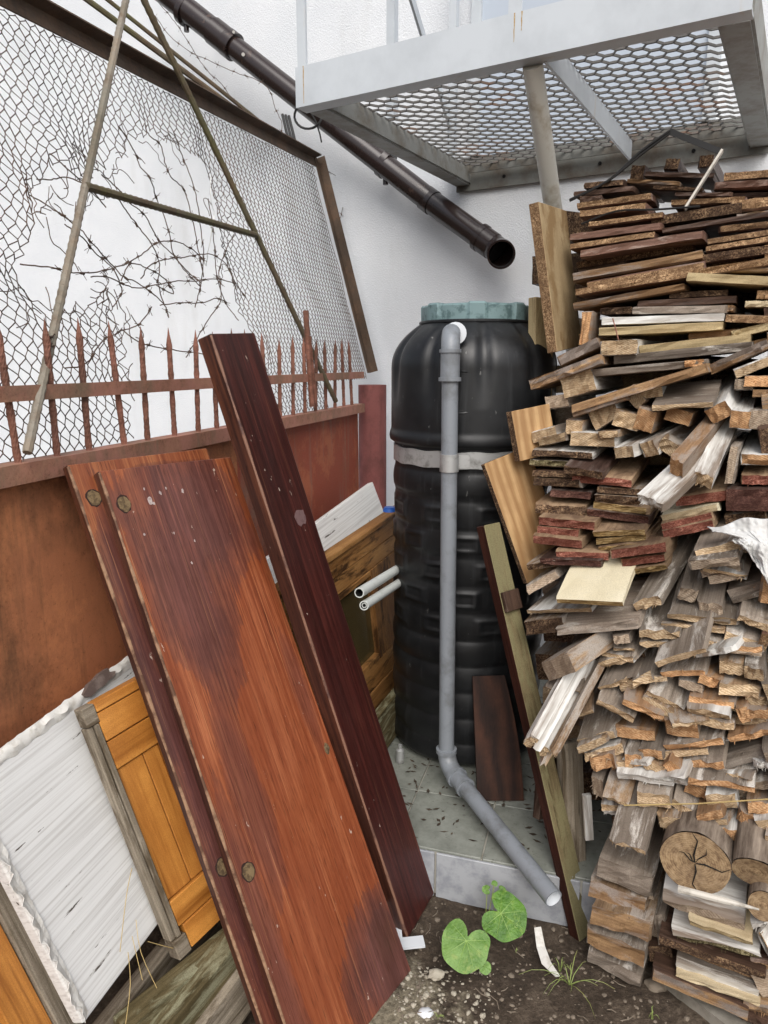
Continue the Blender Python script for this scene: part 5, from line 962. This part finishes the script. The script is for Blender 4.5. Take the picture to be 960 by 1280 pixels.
# stick, slab, rag, wires on the pile
a, b_ = onN(848, 1111, nface(1111) - .09), onN(949, 1137, nface(1137) - .09); mb = MB(); mb.tube([a, a.lerp(b_, .6), b_], [.008, .007, .002], 8); tag(mb.build('stick', 'white_strip', smooth=True), 'pale pointed stick lying on the white board under the log', 'stick')
mb = MB(); q = [atZ(835, 1225, .0), atZ(960, 1320, .0)]; dq = (q[1] - q[0]).normalized(); mb.bar(q[0] + dq * .05 + V((.1, .16, .0)), q[1] + dq * .8 + V((.1, .16, .0)), .4, .05); tag(mb.build('concrete_slab', 'concrete'), 'rough grey concrete slab under the bottom boards of the pile', 'slab')
def rag():
    N = 60; mb = MB(); vs = []
    for j in range(N + 1):
        for i in range(N + 1):
            f, g_ = i / N, j / N
            sh = max(0, min(1, (g_ - .22) / .2)); lx = 884 + 6 * math.sin(g_ * 8) + sh * 38; x = lx + f * (990 - lx); y = 658 - 18 * f + g_ * (28 + 62 * min(1, max(0, (f - .1) * 2.2))) + 3 * math.sin(f * 11)
            fold = .011 * math.sin(f * 21 + 2.5 * noise.noise(V((f * 2, g_ * 2, 3))) + g_ * 2) + .007 * abs(math.sin(f * 37 + g_ * 5)) + .006 * math.sin(g_ * 17 * (1 - sh) + f * 6) * (1 - sh)
            n = nface(690) - .09 + .06 * (1 - g_) ** 3 + fold * (.35 + .65 * g_) + .018 * noise.noise(V((f * 3, g_ * 3, 2))) + .004 * noise.noise(V((f * 18, g_ * 18, 7)))
            vs.append(onN(x, y, n))
    mb.add(vs, [(j * (N + 1) + i, j * (N + 1) + i + 1, (j + 1) * (N + 1) + i + 1, (j + 1) * (N + 1) + i) for j in range(N) for i in range(N)]); o = mb.build('rag', 'cloth'); o.data.polygons.foreach_set('use_smooth', [True] * len(o.data.polygons)); md = o.modifiers.new('t', 'SOLIDIFY'); md.thickness = .002; tag(o, 'crumpled white rag draped over the pile', 'rag')
rag()
nt = nface(215) - .03
mb = MB()
for k in range(2): mb.tube(smoothpath([onN(712, 250 + k, nt), onN(760, 226, nt), onN(800, 190 + k * 4, nt), onN(838, 163 + k * 3, nt)], 4), .004, 6)
mb.bar(onN(836, 164, nt), onN(902, 190, nt), .004, .016); tag(mb.build('bent_strap', 'black_cable'), 'black bent metal strap arching over the top of the pile', 'strap')
mb = MB(); mb.bar(onN(903, 188, nt), onN(856, 262, nt - .02), .006, .022, EN); tag(mb.build('white_lath', 'white_strip'), 'white painted lath leaning at the end of the black strap', 'lath')
mb = MB(); mb.tube(smoothpath([onN(727, 280, nt - .05), onN(770, 264, nt - .05), onN(820, 262, nt - .05), onN(875, 258, nt - .05)], 4), .003, 5); tag(mb.build('thin_cable', 'black_cable'), 'thin black cable lying along the top boards of the pile', 'cable')
mb = MB(); a, b_ = onN(640 + 420 / 3, 880 + 380 / 3, nface(1005) - .06), onN(975, 998, nface(1000) - .06); mb.tube([a, a.lerp(b_, .5) + V((0, 0, -.004)), b_], .0015, 5); tag(mb.build('straw_stalk', 'straw'), 'long thin straw stalk across the sawn ends above the log', 'straw')
mb = MB(); a, b_ = onN(713, 398, 2.1), onN(726, 401, 2.12); mb.tube([onN(766, 398, nface(400) - .03), onN(774, 428, nface(430) - .02)], .0018, 5); tag(mb.build('nail', 'rust_spike'), 'long rusty nail sticking up from the white block', 'nail')

# ------------------------------------------------------------------ plants and litter on the soil
def leaf_mesh(c, up, tipdir, size, seed, scrib=False):
    """lobed heart leaf: c = where stalk meets, tipdir along blade"""
    zv = up.normalized(); x = (tipdir - zv * tipdir.dot(zv)).normalized(); y = zv.cross(x); N = 40; NR_ = 7; rnd = random.Random(seed); vs = [c]
    for j in range(1, NR_ + 1):
        for i in range(N):
            a = -math.pi + 2 * math.pi * (i + .5) / N; r = .62 + .2 * math.cos(a) + .12 * math.cos(2 * a) if False else 1.0
            rr = .58 * (1 - .02 * math.cos(a * 7 + seed)) * (1.0 + .22 * math.cos(a)) * (1 if abs(a) < 2.5 else max(.12, 1 - ((abs(a) - 2.5) / .64) ** 1.2 * .9)) * (1 + .14 * math.exp(-((abs(a) - 2.1) / .4) ** 2))
            f = j / NR_; px, py = math.cos(a) * rr * f * size + .0, math.sin(a) * rr * f * size
            zz = -.18 * size * (f * rr) ** 2 + .05 * size * abs(math.sin(a * 3)) * f + .02 * size * noise.noise(V((px * 40, py * 40, seed)))
            vs.append(c + x * px + y * py + zv * zz)
    fs = [(0, 1 + i, 1 + (i + 1) % N) for i in range(N)] + [(1 + (j - 1) * N + i, 1 + (j - 1) * N + (i + 1) % N, 1 + j * N + (i + 1) % N, 1 + j * N + i) for j in range(1, NR_) for i in range(N)]
    return vs, fs, x, y, zv
plant = thing('broadleaf_plant', 'young plant with two large bright green heart-shaped leaves growing from the soil', 'plant', atZ(604, 1170, 0))
root = atZ(606, 1168, 0)
for (cx, cy, hz, tip, sz, sd_) in ((583, 1176, .07, V((-.4, -.8, -.25)), .1, 1), (626, 1142, .085, V((.75, -.45, -.2)), .098, 4)):
    c = atZ(cx, cy, hz); vs, fs, x, y, zv = leaf_mesh(c, V((-.1, -.55, .8)), tip, sz, sd_); mb = MB(); mb.add(vs, fs); lf = mb.build('leaf', 'leaf' if sd_ == 1 else 'leaf_deep', plant, smooth=True)
    mb = MB()
    for a in (0, .65, -.65, 1.3, -1.3, 2.0, -2.0):
        P_ = []
        for q in range(6):
            f = q / 5 * .93; rr = .58 * (1 + .22 * math.cos(a)); px, py = math.cos(a) * rr * f * sz, math.sin(a) * rr * f * sz; P_.append(c + x * px + y * py + zv * (-.18 * sz * (f * rr) ** 2 + .05 * sz * abs(math.sin(a * 3)) * f + .0012))
        mb.tube(P_, [.0011 * (1 - q / 7) for q in range(6)], 4)
    if sd_ == 4:
        rnd = random.Random(3)
        for _ in range(9):
            p = [rnd.uniform(.0, .5), rnd.uniform(-.35, .35)]; P_ = []
            for q in range(12):
                p[0] += rnd.uniform(-.06, .06); p[1] += rnd.uniform(-.06, .06); f2 = p[0] ** 2 + p[1] ** 2; P_.append(c + x * p[0] * sz + y * p[1] * sz + zv * (-.18 * sz * f2 + .003))
            mb.tube(P_, .0005, 3)
    mb.build('leaf_veins', 'leaf_vein', lf); mb = MB(); mb.tube(smoothpath([root, root.lerp(c, .5) + V((.008, 0, .01)), c], 4), .0022, 6); mb.build('stalk', 'stem', plant, smooth=True)
for (cx, cy, hz, tip, sz, sd_) in ((609, 1112, .10, V((-.8, .1, 0)), .02, 7), (626, 1113, .10, V((.6, -.4, 0)), .022, 8), (618, 1105, .12, V((.2, .5, .2)), .014, 9), (606, 1208, .03, V((.1, -.8, 0)), .026, 10)):
    c = atZ(cx, cy, hz); vs, fs, x, y, zv = leaf_mesh(c, V((0, -.5, .85)), tip, sz, sd_); mb = MB(); mb.add(vs, fs); mb.build('small_leaf', 'leaf', plant, smooth=True); mb = MB(); mb.tube([root, c], .0012, 5); mb.build('stalk', 'stem', plant)
def tuft(px, py, n, L, label, spread=1.0, nm='grass_tuft', mat='grass'):
    b = atZ(px, py, 0); t = thing(nm, label, 'grass', b); rnd = random.Random(int(px))
    for k in range(n):
        a = rnd.uniform(0, 6.28); l_ = L * rnd.uniform(.5, 1.1); d = V((math.cos(a), math.sin(a), 0)) * spread * rnd.uniform(.3, 1); P_ = [b + d * l_ * f + UP * (l_ * (.9 * f - .75 * f * f) + .002) + V((rnd.uniform(-.002, .002), 0, 0)) for f in (0, .25, .5, .75, 1)]; sv = V((-d.y, d.x, 0)).normalized() * .0012; mb = MB(); vs = []
        for i, p in enumerate(P_): ww = sv * (1 - (i / 4) ** 2 * .9); vs += [p - ww, p + ww, p + UP * .0008]
        mb.add(vs, [(i * 3 + q, i * 3 + (q + 1) % 3, (i + 1) * 3 + (q + 1) % 3, (i + 1) * 3 + q) for i in range(4) for q in range(3)]); mb.build('blade', mat, t)
tuft(712, 1232, 13, .15, 'sparse spreading grass tuft on the soil in front of the pile'); tuft(700, 1215, 6, .14, 'thin upright grass blades beside the spreading tuft', .45); tuft(548, 1272, 7, .03, 'tiny green sprout by the mahogany board foot', .7); tuft(815, 1275, 4, .10, 'single grass stalk at the foot of the concrete slab', .3); tuft(645, 1190, 3, .035, 'tiny seedling right of the large leaves', .5)
mb = MB(); P_ = [atZ(672, 1160, .03), atZ(676, 1185, .012), atZ(683, 1205, .01), atZ(697, 1222, .008)]
vs = []
for i, p in enumerate(P_): wd = [.009, .011, .012, .006][i]; vs += [p + V((-wd, 0, .002 * (i % 2))), p + V((wd, 0, .003))]
mb.add(vs, [(i * 2, i * 2 + 1, i * 2 + 3, i * 2 + 2) for i in range(3)]); o = mb.build('plastic_scrap', 'paint_peel'); o.modifiers.new('t', 'SOLIDIFY').thickness = .002; tag(o, 'torn white strip of plastic lying beside the leaves', 'scrap')
# pebbles, crumbs and twigs
rnd = random.Random(11)
def stones(name, n, region, s0, s1, mat, label, kind='stuff', dens=None):
    mb = MB(); bmx = bmesh.new(); bmesh.ops.create_icosphere(bmx, subdivisions=1, radius=1); tv = [v.co.copy() for v in bmx.verts]; tf = [tuple(v.index for v in f_.verts) for f_ in bmx.faces]; bmx.free(); k = 0
    while k < n:
        x, y = rnd.uniform(*region[0]), rnd.uniform(*region[1]); p = atZ(x, y, 0); 
        if p.dot(EF) > TF - .015: continue
        sz = rnd.uniform(s0, s1) * rnd.uniform(.6, 1.2); sx_, sy_, sz_ = sz * rnd.uniform(.7, 1.4), sz * rnd.uniform(.7, 1.3), sz * rnd.uniform(.4, .8); rz = rnd.uniform(0, 6.28); gz = noise.fractal(V((p.x * 4, p.y * 4, 0)), 1, 2, 5) * .018 - .01
        mb.add([V((p.x, p.y, gz)) + Matrix.Rotation(rz, 3, 'Z') @ V((v.x * sx_ * rnd.uniform(.8, 1.15), v.y * sy_ * rnd.uniform(.8, 1.15), v.z * sz_)) for v in tv], tf); k += 1
    o = mb.build(name, mat); o['kind'] = kind; o['label'] = label; return o
stones('gravel', 380, ((470, 860), (1105, 1290)), .002, .007, 'pebble', 'small brown stones and crumbs strewn over the soil')
stones('mortar_crumbs', 240, ((490, 620), (1195, 1290)), .0015, .007, 'pebble_pale', 'pale mortar crumbs on the soil by the mahogany board')
def stone(px, py, sz, mat, label):
    p = atZ(px, py, 0); bmx = bmesh.new(); bmesh.ops.create_icosphere(bmx, subdivisions=3, radius=1); mb = MB(); mb.add([p + V((v.co.x * sz * 1.3, v.co.y * sz, v.co.z * sz * .6)) * (1 + .3 * noise.noise(v.co * 1.7 + V((px, py, 0)))) for v in bmx.verts], [tuple(v.index for v in f_.verts) for f_ in bmx.faces]); bmx.free(); tag(mb.build('stone', mat, smooth=True), label, 'stone')
stone(532, 1266, .014, 'pvc_in', 'small bright white stone chip near the board foot'); stone(820, 1232, .02, 'pebble', 'grey stone at the foot of the leftmost bottom boards'); stone(545, 1218, .016, 'pebble_pale', 'little pale stone in the mortar crumbs')
mb = MB()
for _ in range(45):
    p = atZ(rnd.uniform(500, 830), rnd.uniform(1130, 1285), 0)
    if p.dot(EF) > TF - .03: continue
    p.z = noise.fractal(V((p.x * 4, p.y * 4, 0)), 1, 2, 5) * .018 - .006; a = rnd.uniform(0, 6.28); l_ = rnd.uniform(.012, .05); mb.tube([p, p + V((math.cos(a), math.sin(a), .1)) * l_ * .5, p + V((math.cos(a + .3), math.sin(a + .3), 0)) * l_], .0012, 4)
o = mb.build('twigs', 'pebble'); o['kind'] = 'stuff'; o['label'] = 'dry twigs and straw bits littering the soil'
mb = MB()
for _ in range(150):
    S_, T_ = rnd.uniform(-.55, .08), rnd.choice([rnd.uniform(1.9, 2.25), rnd.uniform(2.0, 2.2), rnd.uniform(1.78, 2.2)]); p = ST(S_, T_, ZP + .0065); a = rnd.uniform(0, 6.28); l_ = rnd.uniform(.006, .03); dv = V((math.cos(a), math.sin(a), 0)); sv = V((-dv.y, dv.x, 0)) * rnd.uniform(.002, .006); mb.add([p, p + dv * l_ * .5 + sv, p + dv * l_ + UP * .002, p + dv * l_ * .5 - sv], [(0, 1, 2, 3)])
o = mb.build('leaf_litter', 'soil'); o['kind'] = 'stuff'; o['label'] = 'dark leaf litter scattered on the platform tiles'
mb = MB()
for P_ in ([(150, 1190), (158, 1120), (165, 1085)], [(170, 1150), (176, 1190), (196, 1235)], [(165, 1170), (172, 1200), (178, 1225)], [(185, 1177), (215, 1185), (235, 1188)], [(157, 1280), (163, 1230), (160, 1190)]):
    mb.tube(smoothpath([onP(x, y, WP + WNn * .035, WNn) for x, y in P_], 3), .0008, 4)
tag(mb.build('straw_stalk', 'straw'), 'dry straw stalks caught against the white board', 'straw')
